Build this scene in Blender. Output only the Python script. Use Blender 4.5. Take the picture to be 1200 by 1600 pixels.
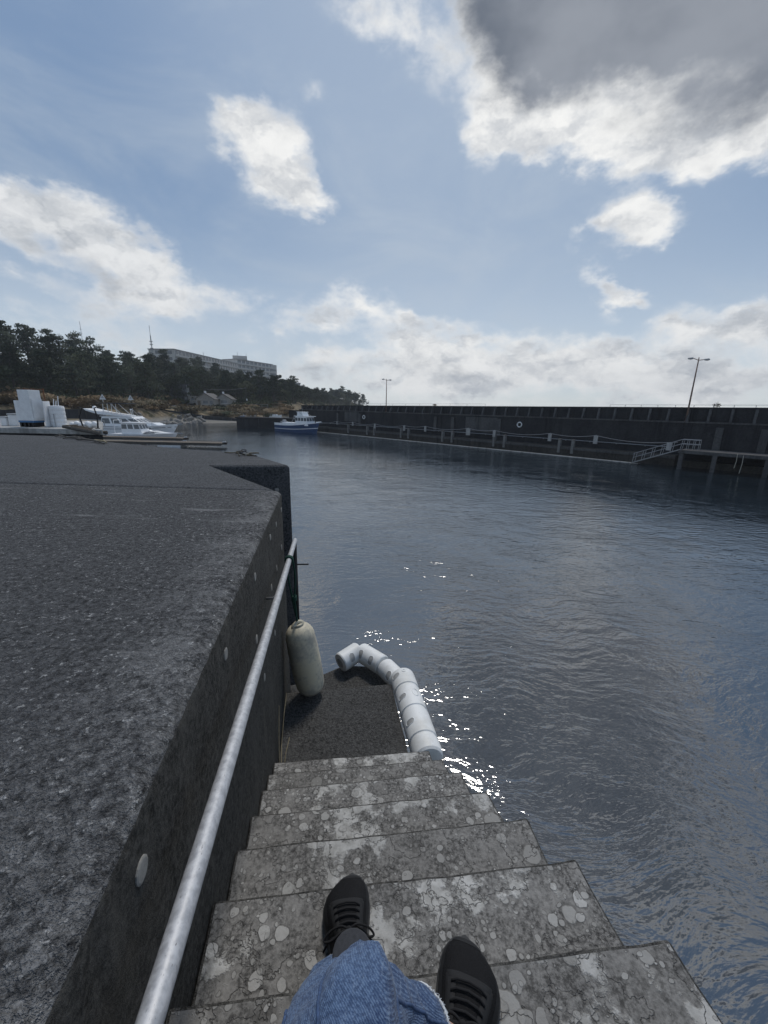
import bpy, bmesh, math, random
import numpy as np
from mathutils import Vector, Matrix, noise
R_ = math.radians
for o in list(bpy.data.objects): bpy.data.objects.remove(o)
scene = bpy.context.scene
COL = scene.collection
random.seed(7)
EYE = 5.0                       # camera height above the water (water is z = 0)

# ------------------------------------------------------------------ camera
cam_d = bpy.data.cameras.new('camera'); cam = bpy.data.objects.new('camera', cam_d); COL.objects.link(cam)
cam_d.sensor_fit = 'HORIZONTAL'; cam_d.sensor_width = 36.0; cam_d.lens = 620 / 1200 * 36.0
cam_d.clip_start = 0.02; cam_d.clip_end = 6000
cam.matrix_world = Matrix(((0.9998, -0.019999, 0.0, 0.0), (0.005113, 0.255622, -0.966763, 0.0),
                           (0.019334, 0.96657, 0.255673, EYE), (0, 0, 0, 1)))
scene.camera = cam
scene.render.resolution_x = 768; scene.render.resolution_y = 1024
scene.view_settings.view_transform = 'Standard'; scene.view_settings.look = 'None'
scene.view_settings.gamma = 1.0; scene.view_settings.exposure = 0.45
scene.view_settings.use_curve_mapping = False

# ------------------------------------------------------------------ node helper
class NT:
    def __init__(s, tree): s.t = tree; s.n = tree.nodes; s.l = tree.links
    def new(s, typ, **kw):
        nd = s.n.new(typ)
        for k, v in kw.items(): setattr(nd, k, v)
        return nd
    def put(s, sock, v):
        if isinstance(v, bpy.types.NodeSocket): s.l.new(v, sock)
        elif v is not None:
            if sock.type == 'RGBA' and len(v) == 3: v = (*v, 1)
            sock.default_value = v
    def m(s, op, a, b=None, c=None, clamp=False):
        nd = s.new('ShaderNodeMath', operation=op, use_clamp=clamp)
        s.put(nd.inputs[0], a)
        if b is not None: s.put(nd.inputs[1], b)
        if c is not None: s.put(nd.inputs[2], c)
        return nd.outputs[0]
    def v(s, op, a, b=None):
        nd = s.new('ShaderNodeVectorMath', operation=op)
        s.put(nd.inputs[0], a)
        if b is not None:
            s.put(nd.inputs['Scale'] if op == 'SCALE' else nd.inputs[1], b)
        return nd.outputs['Value'] if op in ('DOT_PRODUCT', 'LENGTH') else nd.outputs[0]
    def mix(s, f, a, b, mode='MIX'):
        nd = s.new('ShaderNodeMix', data_type='RGBA', blend_type=mode)
        s.put(nd.inputs[0], f); s.put(nd.inputs[6], a); s.put(nd.inputs[7], b)
        return nd.outputs[2]
    def ss(s, x, lo, hi, a=0.0, b=1.0):
        nd = s.new('ShaderNodeMapRange', interpolation_type='SMOOTHSTEP')
        s.put(nd.inputs[0], x); nd.inputs[1].default_value = lo; nd.inputs[2].default_value = hi
        nd.inputs[3].default_value = a; nd.inputs[4].default_value = b
        return nd.outputs[0]
    def noise(s, vec, scale, detail=4, rough=.55, dist=0.0, out='Fac'):
        nd = s.new('ShaderNodeTexNoise'); s.put(nd.inputs['Vector'], vec)
        nd.inputs['Scale'].default_value = scale; nd.inputs['Detail'].default_value = detail
        nd.inputs['Roughness'].default_value = rough; nd.inputs['Distortion'].default_value = dist
        return nd.outputs[out]
    def vor(s, vec, scale, feature='F1', out='Distance', rnd=1.0):
        nd = s.new('ShaderNodeTexVoronoi', feature=feature); s.put(nd.inputs['Vector'], vec)
        nd.inputs['Scale'].default_value = scale; nd.inputs['Randomness'].default_value = rnd
        return nd.outputs[out] if out else nd
    def mapping(s, vec, loc=(0, 0, 0), rot=(0, 0, 0), scale=(1, 1, 1), typ='POINT'):
        nd = s.new('ShaderNodeMapping', vector_type=typ); s.put(nd.inputs['Vector'], vec)
        if typ != 'VECTOR' and 'Location' in nd.inputs: nd.inputs['Location'].default_value = loc
        nd.inputs['Rotation'].default_value = rot; nd.inputs['Scale'].default_value = scale
        return nd.outputs[0]

# ------------------------------------------------------------------ sky and sun
SUN_AZ, SUN_EL = R_(9.0), R_(63.0)
SUNV = Vector((math.sin(SUN_AZ) * math.cos(SUN_EL), math.cos(SUN_AZ) * math.cos(SUN_EL), math.sin(SUN_EL)))
CLOUDS=[('c',-0.294,0.484,0.056,0.035,-3.039,0.9),('c',-0.247,0.447,0.081,0.056,-2.997,1.15),('c',-0.209,0.423,0.063,0.048,2.857,1.1),('c',-0.151,0.402,0.046,0.03,-3.008,0.85),('c',-0.332,0.492,0.039,0.026,0.833,0.55),('c',-0.691,0.284,0.07,0.037,-2.927,0.88),('c',-0.613,0.287,0.082,0.049,3.095,0.96),('c',-0.533,0.265,0.086,0.057,2.946,0.96),('c',-0.471,0.243,0.063,0.046,2.93,0.88),('c',-0.385,0.208,0.092,0.027,3.058,0.48),('c',-0.547,0.2,0.092,0.046,3.075,0.68),('c',-0.489,0.185,0.09,0.03,-3.139,0.56),('c',-0.68,0.144,0.079,0.019,3.129,0.33),('c',-0.618,0.125,0.108,0.034,-3.126,0.44),('c',-0.689,0.198,0.047,0.013,2.908,0.36),('c',-0.657,0.237,0.039,0.015,2.716,0.32),('c',-0.756,0.255,0.076,0.045,-2.579,0.88),('c',-0.768,0.107,0.064,0.029,-2.932,0.42),('c',-0.492,0.108,0.107,0.031,-3.047,0.35),('c',-0.053,0.214,0.087,0.034,2.998,0.95),('c',-0.213,0.191,0.105,0.036,3.088,0.6),('c',-0.127,0.178,0.044,0.026,-3.072,0.75),('c',-0.257,0.149,0.084,0.018,-3.08,0.5),('c',-0.157,0.107,0.133,0.028,-3.104,0.5),('c',0.058,0.189,0.032,0.021,3.124,0.7),('c',0.052,0.133,0.135,0.055,-3.136,0.63),('c',0.171,0.126,0.161,0.057,3.048,0.85),('c',0.328,0.111,0.149,0.048,3.058,0.81),('c',0.446,0.095,0.136,0.043,3.044,0.74),('c',0.565,0.068,0.162,0.049,3.103,0.81),('c',-0.006,0.053,0.246,0.053,-3.123,0.63),('c',0.236,0.049,0.29,0.049,-3.136,0.74),('c',0.705,0.053,0.132,0.05,3.086,0.74),('c',-0.275,0.06,0.171,0.042,-3.099,0.44),('c',0.632,0.15,0.091,0.045,3.027,0.85),('c',0.71,0.158,0.061,0.035,2.865,0.85),('c',0.8,0.129,0.109,0.046,2.963,0.74),('c',0.596,0.137,0.052,0.033,2.895,0.59),('c',0.483,0.337,0.066,0.041,2.988,1.15),('c',0.525,0.336,0.046,0.032,2.529,1.0),('c',0.424,0.331,0.039,0.024,-3.117,0.7),('c',0.454,0.244,0.055,0.02,2.712,0.95),('c',0.508,0.22,0.042,0.015,2.872,0.7),('c',0.454,0.206,0.036,0.023,1.874,0.5),('c',0.044,0.622,0.105,0.05,3.039,0.30),('c',0.11,0.582,0.083,0.038,2.853,0.27),('c',-0.007,0.634,0.063,0.025,-3.135,0.24),('c',-0.07,0.642,0.087,0.031,-3.095,0.28),('c',-0.147,0.544,0.039,0.018,-3.035,0.3),('c',0.44,0.575,0.225,0.092,2.867,1.6),('c',0.623,0.515,0.184,0.084,2.673,1.6),('c',0.216,0.527,0.074,0.043,2.95,1.1),('c',0.246,0.488,0.088,0.037,3.001,1.05),('c',0.303,0.511,0.133,0.047,2.981,1.1),('c',0.401,0.469,0.13,0.046,2.835,1.1),('c',0.518,0.448,0.124,0.045,2.868,1.0),('c',0.619,0.436,0.112,0.046,2.922,1.15),('c',0.175,0.619,0.06,0.034,2.463,0.95),('c',0.30,0.62,0.14,0.06,2.966,1.5),('d',0.323,0.6,0.158,0.067,2.973,1.2),('d',0.519,0.53,0.192,0.078,2.805,1.3),('d',0.395,0.652,0.276,0.079,2.911,1.3),('d',0.653,0.519,0.136,0.068,2.578,1.1),('d',0.235,0.625,0.11,0.055,2.982,1.0),('d',0.3,0.56,0.1,0.045,2.98,0.8),('d',-0.583,0.236,0.071,0.03,2.786,0.63),('d',-0.546,0.211,0.071,0.023,3.034,0.52),('d',0.174,0.085,0.133,0.025,-3.14,0.35),('d',0.531,0.075,0.18,0.022,3.117,0.35),('d',0.646,0.127,0.085,0.022,3.051,0.4),('d',-0.228,0.436,0.037,0.025,0.434,0.25),('d',0.487,0.316,0.042,0.014,3.123,0.3),('c',0.35,0.84,0.4,0.15,0,1.5),('c',0.72,0.76,0.32,0.16,0,1.4),('d',0.34,0.8,0.36,0.15,0,1.7),('d',0.66,0.74,0.32,0.15,0,1.6)]  # last four: the dark cloud carries on overhead
def build_world():
    w = bpy.data.worlds.new('World'); scene.world = w; w.use_nodes = True
    t = NT(w.node_tree); t.n.clear()
    out = t.new('ShaderNodeOutputWorld'); bg = t.new('ShaderNodeBackground'); t.l.new(bg.outputs[0], out.inputs[0])
    STR = 0.1; bg.inputs[1].default_value = STR
    sky = t.new('ShaderNodeTexSky', sky_type='NISHITA', sun_disc=False)
    sky.sun_elevation = SUN_EL; sky.sun_rotation = SUN_AZ
    sky.air_density = 1.0; sky.dust_density = 0.25; sky.ozone_density = 2.0; sky.altitude = 0
    d = t.v('NORMALIZE', t.new('ShaderNodeTexCoord').outputs['Generated'])
    sp = t.new('ShaderNodeSeparateXYZ'); t.l.new(d, sp.inputs[0])
    az = t.m('ARCTAN2', sp.outputs[0], sp.outputs[1]); el = t.m('ARCSINE', sp.outputs[2])
    # ragged edges: warp the cloud coordinates with two octaves of noise
    dn = t.mapping(d, scale=(1, 1, 1.7))
    w1 = t.v('SCALE', t.v('SUBTRACT', t.noise(dn, 5.0, 3, out='Color'), (.5, .5, .5)), .10)
    w2 = t.v('SCALE', t.v('SUBTRACT', t.noise(dn, 17.0, 4, .6, out='Color'), (.5, .5, .5)), .065)
    cq = t.new('ShaderNodeCombineXYZ'); t.put(cq.inputs[0], az); t.put(cq.inputs[1], el)
    q = t.v('ADD', t.v('ADD', cq.outputs[0], w1), w2)
    sums = {'c': None, 'd': None}
    for g, a, e, s0, s1, rot, wt in CLOUDS:
        k = 1.55
        mp = t.mapping(q, (a, e, 0), (0, 0, rot), (s0 * k, s1 * k, 1), 'TEXTURE')
        gr = t.new('ShaderNodeTexGradient', gradient_type='SPHERICAL'); t.l.new(mp, gr.inputs[0])
        val = t.m('MULTIPLY', t.m('POWER', gr.outputs['Fac'], 1.35), wt * 1.22)
        sums[g] = val if sums[g] is None else t.m('ADD', sums[g], val)
    # the rest of the sky carries the same broken cloud on the same scale
    h = t.m('MAXIMUM', sp.outputs[2], .06)
    pl = t.v('DIVIDE', d, None); pn = pl.node; cmb = t.new('ShaderNodeCombineXYZ')
    for i in range(3): t.put(cmb.inputs[i], h)
    t.l.new(cmb.outputs[0], pn.inputs[1])
    far = t.noise(pl, 1.3, 7, .55)
    cosv = t.v('DOT_PRODUCT', d, (0.02, .93, .30))
    wide = t.ss(cosv, .70, .50)
    gen = t.m('MULTIPLY', t.ss(far, .50, .74, 0, 1.0), wide)
    gend0 = t.m('MULTIPLY', t.ss(far, .52, .80, 0, .8), wide)
    cov = t.m('ADD', sums['c'], gen); drk = t.m('ADD', sums['d'], gend0)
    # nothing of the cloud below the horizon
    fb = t.noise(dn, 9.0, 9, .62, .3); fb2 = t.noise(dn, 30.0, 6, .6)
    rag = t.m('ADD', t.m('MULTIPLY', t.m('SUBTRACT', fb, .5), 1.9), t.m('MULTIPLY', t.m('SUBTRACT', fb2, .5), .8))
    den = t.m('ADD', cov, t.m('MULTIPLY', rag, t.m('MINIMUM', t.m('MULTIPLY', cov, 2.5), 1.0)))
    alpha = t.ss(den, .05, 1.10)
    thick = t.ss(t.m('ADD', drk, t.m('MULTIPLY', rag, .85)), .0, 1.7)
    sunc = t.v('DOT_PRODUCT', d, tuple(SUNV))
    nearsun = t.ss(t.v('DOT_PRODUCT', d, (.17, .78, .60)), .70, .98)
    lit = t.mix(nearsun, (5.9, 6.0, 6.1), (6.9, 6.9, 6.8))
    # billows: soft light and shade inside each cloud, a little darker towards its foot
    bil = t.noise(t.v('ADD', dn, t.v('SCALE', w2, 1.5)), 8.0, 5, .55)
    bil2 = t.noise(t.v('ADD', t.v('ADD', dn, (0, 0, .045)), t.v('SCALE', w2, 1.5)), 8.0, 5, .55)
    shade = t.ss(t.m('ADD', t.m('MULTIPLY', t.m('SUBTRACT', bil2, bil), 3.5), t.m('MULTIPLY', t.m('SUBTRACT', bil, .5), .9)), -.40, .70)
    body = t.mix(t.m('MULTIPLY', shade, t.ss(den, .3, 1.0)), lit, t.mix(nearsun, (3.3, 3.55, 3.9), (4.1, 4.3, 4.6)))
    core = t.mix(t.ss(t.noise(dn, 3.2, 5, .55), .35, .68), (1.0, 1.18, 1.5), (2.2, 2.4, 2.75))
    body = t.mix(thick, body, core)
    # milky air: Nishita is clearer than a hazy seaside noon
    hz = t.ss(el, .0, .75, .78, .62)
    air = t.mix(hz, t.v('SCALE', sky.outputs[0], .80), t.mix(t.ss(el, .0, .42), (4.6, 5.1, 5.6), (1.55, 2.25, 3.3)))
    veil = t.noise(t.mapping(d, scale=(1, 1, 2.2)), 2.6, 6, .6, .6)
    air = t.mix(t.ss(veil, .42, .75, 0, .45), air, (3.6, 4.1, 4.7))
    air = t.mix(t.ss(t.v('DOT_PRODUCT', d, (.15, .79, .60)), .80, 1.0, 0, .32), air, (4.6, 5.1, 5.6))
    col = t.mix(alpha, air, body)
    t.l.new(col, bg.inputs[0])
    w.cycles.sampling_method = 'MANUAL'; w.cycles.sample_map_resolution = 1024
build_world()
sl_d = bpy.data.lights.new('sun', 'SUN'); sun = bpy.data.objects.new('sun', sl_d); COL.objects.link(sun)
sl_d.energy = 1.3; sl_d.angle = R_(10); sl_d.color = (1.0, .95, .88)
sun.rotation_euler = SUNV.to_track_quat('Z', 'Y').to_euler(); sun.location = (20, 60, 60)

# ------------------------------------------------------------------ materials
MATS = {}
def mat(name, fn):
    m = bpy.data.materials.new(name); m.use_nodes = True
    t = NT(m.node_tree); b = t.n['Principled BSDF']
    fn(t, b); MATS[name] = m
    return m
def setp(t, b, col=None, rough=None, metal=None, bump=None, dist=.01, strength=1.0, spec=None):
    if col is not None: t.put(b.inputs['Base Color'], col)
    if rough is not None: t.put(b.inputs['Roughness'], rough)
    if metal is not None: t.put(b.inputs['Metallic'], metal)
    if spec is not None: t.put(b.inputs['Specular IOR Level'], spec)
    if bump is not None:
        bn = t.new('ShaderNodeBump'); t.put(bn.inputs['Height'], bump)
        bn.inputs['Distance'].default_value = dist; bn.inputs['Strength'].default_value = strength
        t.l.new(bn.outputs[0], b.inputs['Normal'])
def pos(t): return t.new('ShaderNodeNewGeometry').outputs['Position']
def obj_co(t): return t.new('ShaderNodeTexCoord').outputs['Object']

def plain(name, col, rough=.6, metal=0.0, var=.25, scale=8.0, bump=.0, spec=None):
    def fn(t, b):
        p = obj_co(t); n = t.noise(p, scale, 5, .6); n2 = t.noise(p, scale * 7, 3, .6)
        k = t.m('ADD', t.m('MULTIPLY', n, .7), t.m('MULTIPLY', n2, .3))
        c = t.mix(t.ss(k, .3, .7), tuple(x * (1 - var) for x in col), tuple(min(1, x * (1 + var)) for x in col))
        setp(t, b, c, rough, metal, n2 if bump else None, bump or .01, spec=spec)
    return mat(name, fn)

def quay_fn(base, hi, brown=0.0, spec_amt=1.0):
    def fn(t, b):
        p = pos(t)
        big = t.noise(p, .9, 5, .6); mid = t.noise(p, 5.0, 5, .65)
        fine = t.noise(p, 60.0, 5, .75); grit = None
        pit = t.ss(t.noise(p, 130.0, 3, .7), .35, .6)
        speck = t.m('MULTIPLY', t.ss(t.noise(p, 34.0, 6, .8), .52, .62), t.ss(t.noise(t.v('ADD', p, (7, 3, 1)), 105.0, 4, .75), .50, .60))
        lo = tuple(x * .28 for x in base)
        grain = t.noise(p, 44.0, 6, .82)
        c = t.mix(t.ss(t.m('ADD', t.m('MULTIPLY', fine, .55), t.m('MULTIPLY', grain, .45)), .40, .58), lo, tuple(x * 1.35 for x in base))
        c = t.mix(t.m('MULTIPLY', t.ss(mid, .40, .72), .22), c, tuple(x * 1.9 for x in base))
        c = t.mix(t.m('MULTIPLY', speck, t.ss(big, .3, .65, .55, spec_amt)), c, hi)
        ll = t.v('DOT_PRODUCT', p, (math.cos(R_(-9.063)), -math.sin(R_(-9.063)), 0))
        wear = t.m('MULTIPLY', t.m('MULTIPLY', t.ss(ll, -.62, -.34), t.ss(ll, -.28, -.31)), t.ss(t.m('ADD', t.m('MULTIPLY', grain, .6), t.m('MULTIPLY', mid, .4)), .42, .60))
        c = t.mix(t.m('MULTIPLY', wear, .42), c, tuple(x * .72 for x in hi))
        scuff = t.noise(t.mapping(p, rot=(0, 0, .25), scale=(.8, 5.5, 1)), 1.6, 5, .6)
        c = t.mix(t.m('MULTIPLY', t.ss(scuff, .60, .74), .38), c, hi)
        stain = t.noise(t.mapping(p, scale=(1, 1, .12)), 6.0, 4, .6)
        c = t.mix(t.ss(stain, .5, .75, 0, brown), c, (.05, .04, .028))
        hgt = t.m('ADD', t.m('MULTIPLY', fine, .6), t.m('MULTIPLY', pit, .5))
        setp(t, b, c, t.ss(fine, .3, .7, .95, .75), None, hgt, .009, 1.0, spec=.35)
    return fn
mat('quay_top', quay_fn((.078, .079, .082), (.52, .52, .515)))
mat('quay_far', quay_fn((.085, .088, .093), (.22, .225, .23), 0, .5))
mat('landing_concrete', quay_fn((.080, .079, .077), (.19, .19, .19), .0, .5))

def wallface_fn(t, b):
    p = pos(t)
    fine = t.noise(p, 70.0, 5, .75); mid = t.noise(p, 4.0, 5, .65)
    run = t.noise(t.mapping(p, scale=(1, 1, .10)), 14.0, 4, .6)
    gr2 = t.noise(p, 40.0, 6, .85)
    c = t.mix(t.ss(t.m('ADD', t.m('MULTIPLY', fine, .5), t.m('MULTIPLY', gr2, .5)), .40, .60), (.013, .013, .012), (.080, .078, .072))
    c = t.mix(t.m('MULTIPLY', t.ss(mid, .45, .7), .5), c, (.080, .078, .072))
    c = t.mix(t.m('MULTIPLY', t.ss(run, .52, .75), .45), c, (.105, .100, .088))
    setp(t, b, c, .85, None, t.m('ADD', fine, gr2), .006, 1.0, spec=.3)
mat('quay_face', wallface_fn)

def stair_fn(t, b):
    oi = t.new('ShaderNodeObjectInfo'); rv = oi.outputs['Random']
    p = t.v('ADD', pos(t), t.v('SCALE', (3.1, 7.3, 1.7), t.m('MULTIPLY', rv, 9.0)))
    wob = t.v('ADD', p, t.v('SCALE', t.v('SUBTRACT', t.noise(p, 22.0, 3, out='Color'), (.5, .5, .5)), .022))
    flat = t.mapping(wob, scale=(1, 1, .35))
    mid = t.noise(p, 3.2, 5, .6); med = t.noise(p, 13.0, 6, .68); fine = t.noise(p, 85.0, 5, .75)
    base = t.mix(t.ss(fine, .35, .66), (.046, .045, .044), (.275, .268, .256))
    base = t.mix(t.m('MULTIPLY', t.ss(med, .42, .66), .75), base, (.31, .302, .288))
    # worn cement skin, in torn sheets
    skin = t.ss(t.m('ADD', t.m('MULTIPLY', mid, .62), t.m('MULTIPLY', med, .42)), .560, .60)
    skc = t.mix(t.ss(t.noise(p, 30.0, 4, .6), .35, .65), (.40, .395, .375), (.58, .575, .555))
    c = t.mix(skin, base, skc)
    # round lichen and barnacle scars of two sizes
    hsum = t.m('MULTIPLY', skin, .55)
    for sc, lo, hi, wgt in ((10.0, .12, .38, .42), (25.0, .12, .46, .52), (58.0, .10, .44, .55)):
        vn = t.vor(flat, sc, out=None)
        rnd = t.new('ShaderNodeSeparateColor'); t.l.new(vn.outputs['Color'], rnd.inputs[0])
        keep = t.ss(rnd.outputs[1], 1 - wgt, 1 - wgt + .02)
        rad = t.m('MULTIPLY_ADD', rnd.outputs[0], hi - lo, lo)
        dd = t.m('SUBTRACT', rad, vn.outputs['Distance'])
        disc = t.m('MULTIPLY', t.ss(dd, .0, .035), keep)
        rim = t.m('MULTIPLY', t.m('MULTIPLY', t.ss(dd, -.09, -.01), t.ss(dd, .04, .0)), keep)
        dc = t.mix(rnd.outputs[2], (.32, .315, .30), (.58, .575, .555))
        dc = t.mix(t.m('MULTIPLY', t.ss(fine, .4, .7), .35), dc, (.18, .175, .16))
        c = t.mix(t.m('MULTIPLY', rim, .36), c, (.035, .033, .03))
        c = t.mix(t.m('MULTIPLY', disc, t.m('MULTIPLY_ADD', rnd.outputs[0], .45, .42)), c, dc)
        hsum = t.m('ADD', hsum, t.m('MULTIPLY', disc, .35))
    crack = t.ss(t.m('ABSOLUTE', t.m('SUBTRACT', t.noise(p, 7.0, 5, .6), .5)), .0, .010, .75, 0)
    c = t.mix(t.m('MULTIPLY', crack, t.ss(med, .40, .6)), c, (.025, .024, .022))
    blotch = t.noise(p, 1.7, 4, .6)
    c = t.mix(t.ss(blotch, .50, .75, 0, .45), c, (.070, .068, .064))
    c = t.mix(t.m('MULTIPLY', rv, .30), c, (.075, .071, .064))
    h = t.m('ADD', t.m('ADD', t.m('MULTIPLY', fine, .45), hsum), t.m('MULTIPLY', crack, -.6))
    setp(t, b, c, .85, None, h, .004, 1.0, spec=.3)
mat('stair_concrete', stair_fn)

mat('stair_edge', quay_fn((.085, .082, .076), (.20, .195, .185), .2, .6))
def water_fn(t, b):
    p = pos(t)
    pw = t.v('ADD', p, t.v('SCALE', t.v('SUBTRACT', t.noise(p, .35, 2, out='Color'), (.5, .5, .5)), 1.6))
    a = t.noise(t.mapping(pw, rot=(0, 0, R_(35)), scale=(1.0, 2.6, 1)), .75, 3, .5)
    bq = t.noise(t.mapping(pw, rot=(0, 0, R_(-28)), scale=(1.0, 2.4, 1)), 2.3, 3, .55)
    c = t.noise(t.mapping(pw, rot=(0, 0, R_(12)), scale=(1.0, 1.9, 1)), 6.5, 3, .55)
    calm = t.ss(t.noise(p, .06, 3, .5), .35, .65, .55, 1.15)
    h = t.m('ADD', t.m('MULTIPLY', a, .027), t.m('ADD', t.m('MULTIPLY', bq, .023), t.m('MULTIPLY', c, .0075)))
    # the backwash off the stairs keeps the near corner of the basin choppy
    chop = t.ss(t.v('LENGTH', t.v('SUBTRACT', t.v('ADD', p, t.v('SCALE', t.v('SUBTRACT', t.noise(p, .22, 3, out='Color'), (.5, .5, .5)), 9.0)), (4.5, 8.0, 0))), 14.0, 4.0, 1.0, 1.35)
    h = t.m('MULTIPLY', h, t.m('MULTIPLY', calm, chop))
    dirt = t.mix(t.ss(t.noise(p, .25, 4, .6), .35, .7), (.009, .015, .021), (.013, .021, .029))
    t.put(b.inputs['Base Color'], dirt); b.inputs['Roughness'].default_value = .035
    b.inputs['IOR'].default_value = 2.9
    bn = t.new('ShaderNodeBump'); t.put(bn.inputs['Height'], h); bn.inputs['Distance'].default_value = 1.0
    bn.inputs['Strength'].default_value = 1.0
    t.l.new(bn.outputs[0], b.inputs['Normal'])
mat('water', water_fn)

def seawall_fn(lo, hi, moss=.0):
    def fn(t, b):
        p = pos(t)
        n = t.noise(p, .55, 5, .62); f = t.noise(p, 6.0, 5, .65)
        run = t.noise(t.mapping(p, scale=(1, 1, .07)), 1.6, 5, .65)
        k = t.m('ADD', t.m('MULTIPLY', n, .5), t.m('MULTIPLY', f, .5))
        c = t.mix(t.ss(k, .35, .65), lo, hi)
        c = t.mix(t.ss(run, .48, .72, 0, .7), c, tuple(x * .45 for x in lo))
        c = t.mix(t.ss(t.noise(t.mapping(p, scale=(1, 1, .12)), .9, 4, .6), .60, .78, 0, .5), c, tuple(x * 1.7 for x in hi))
        setp(t, b, c, .9, None, f, .03, .8, spec=.25)
    return fn
mat('seawall', seawall_fn((.022, .022, .025), (.042, .042, .044)))
mat('seawall_light', seawall_fn((.060, .060, .062), (.105, .105, .105)))
mat('footing', seawall_fn((.035, .033, .030), (.075, .070, .063)))
mat('pale_concrete', seawall_fn((.28, .28, .275), (.42, .42, .41)))
mat('apron', seawall_fn((.30, .295, .28), (.46, .455, .44)))
plain('slot_shade', (.36, .36, .35), .6, 0, .2, 30)
plain('pile_concrete', (.17, .17, .165), .9, 0, .3, 3)
plain('white_paint', (.72, .73, .74), .45, 0, .10, 3)
plain('hull_white', (.84, .85, .86), .25, 0, .06, 1.2)
plain('hull_blue', (.022, .055, .14), .35, 0, .25, 2)
plain('boot_dark', (.02, .022, .03), .5, 0, .3, 2)
plain('blue_paint', (.045, .16, .34), .5, 0, .2, 5)
plain('dark_glass', (.012, .015, .018), .08, 0, .1, 2)
plain('boat_glass', (.10, .115, .13), .15, 0, .2, 3)
plain('grey_plastic', (.36, .37, .38), .5, 0, .12, 4)
plain('galv', (.30, .31, .32), .45, .6, .2, 12)
plain('dark_metal', (.018, .018, .02), .5, .5, .3, 20)
plain('wood', (.13, .105, .08), .85, 0, .4, 9, .004)
plain('driftwood', (.075, .068, .06), .9, 0, .45, 14, .004)
plain('rope', (.10, .085, .055), .95, 0, .4, 40, .003)
plain('pale_rope', (.40, .38, .33), .95, 0, .3, 40, .003)
plain('green_rope', (.008, .050, .036), .85, 0, .4, 120, .002)
plain('rusty', (.16, .075, .04), .85, .2, .4, 12)
plain('lamp_pole', (.22, .15, .12), .6, .3, .35, 4)
plain('navy_canvas', (.02, .022, .035), .85, 0, .3, 6)
plain('roof_tile', (.115, .110, .105), .85, 0, .3, 3)
plain('house_wall', (.30, .285, .26), .85, 0, .2, 1.5)
plain('hotel_wall', (.50, .48, .45), .8, 0, .12, .4)
plain('hotel_band', (.34, .33, .315), .85, 0, .15, .4)
plain('hotel_window', (.15, .16, .17), .25, 0, .3, .3)
plain('bark', (.055, .045, .035), .95, 0, .35, 6, .02)
plain('rock', (.23, .215, .195), .9, 0, .4, 2.5, .03)
plain('skin', (.55, .34, .24), .5, 0, .08, 30)
plain('sock', (.05, .052, .058), .95, 0, .2, 160, .0015)
plain('sole', (.028, .028, .029), .8, 0, .25, 40)
plain('midsole', (.05, .05, .05), .7, 0, .15, 40)
plain('shoe_trim', (.0075, .0078, .009), .8, 0, .15, 60)
plain('lace', (.008, .008, .009), .9, 0, .2, 200)
plain('denim_seam', (.05, .085, .17), .95, 0, .4, 300)
plain('fray', (.58, .60, .62), .95, 0, .15, 80)
plain('straw', (.30, .25, .16), .9, 0, .3, 40)
plain('plug', (.25, .245, .23), .9, 0, .2, 60)

def foliage(name, lo, hi):
    def fn(t, b):
        p = pos(t); oi = t.new('ShaderNodeObjectInfo')
        n = t.noise(p, .9, 4, .6); n2 = t.noise(p, .12, 2)
        c = t.mix(t.ss(n, .32, .68), lo, hi)
        c = t.mix(t.m('MULTIPLY', oi.outputs['Random'], .55), c, tuple(x * y for x, y in zip(hi, (1.25, .95, .7))))
        c = t.mix(t.ss(n2, .45, .7, 0, .4), c, tuple(x * .6 for x in lo))
        setp(t, b, c, .75, spec=.2)
    return mat(name, fn)
foliage('pine', (.016, .028, .017), (.040, .058, .030))
foliage('broadleaf', (.022, .035, .018), (.060, .075, .035))
foliage('scrub', (.085, .072, .042), (.22, .175, .105))
def hill_fn(t, b):
    p = pos(t); sp = t.new('ShaderNodeSeparateXYZ'); t.l.new(p, sp.inputs[0])
    n = t.noise(p, .11, 6, .65); n2 = t.noise(p, .7, 5, .65)
    dry = t.mix(t.ss(n2, .35, .65), (.12, .095, .062), (.28, .225, .15))
    dry = t.mix(t.ss(t.noise(p, .22, 5, .65), .48, .62), dry, (.045, .045, .026))
    grn = t.mix(t.ss(n2, .35, .65), (.018, .024, .013), (.045, .048, .025))
    hgt = t.m('ADD', sp.outputs[2], t.m('MULTIPLY', t.m('SUBTRACT', n, .5), 16.0))
    c = t.mix(t.ss(hgt, 4.5, 9.5), dry, grn)
    c = t.mix(t.ss(t.m('ADD', sp.outputs[2], t.m('MULTIPLY', n2, 1.6)), 2.6, 1.6), c, (.24, .225, .20))
    setp(t, b, c, .95, None, n2, .5, 1.0, spec=.15)
mat('hill', hill_fn)
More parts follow.
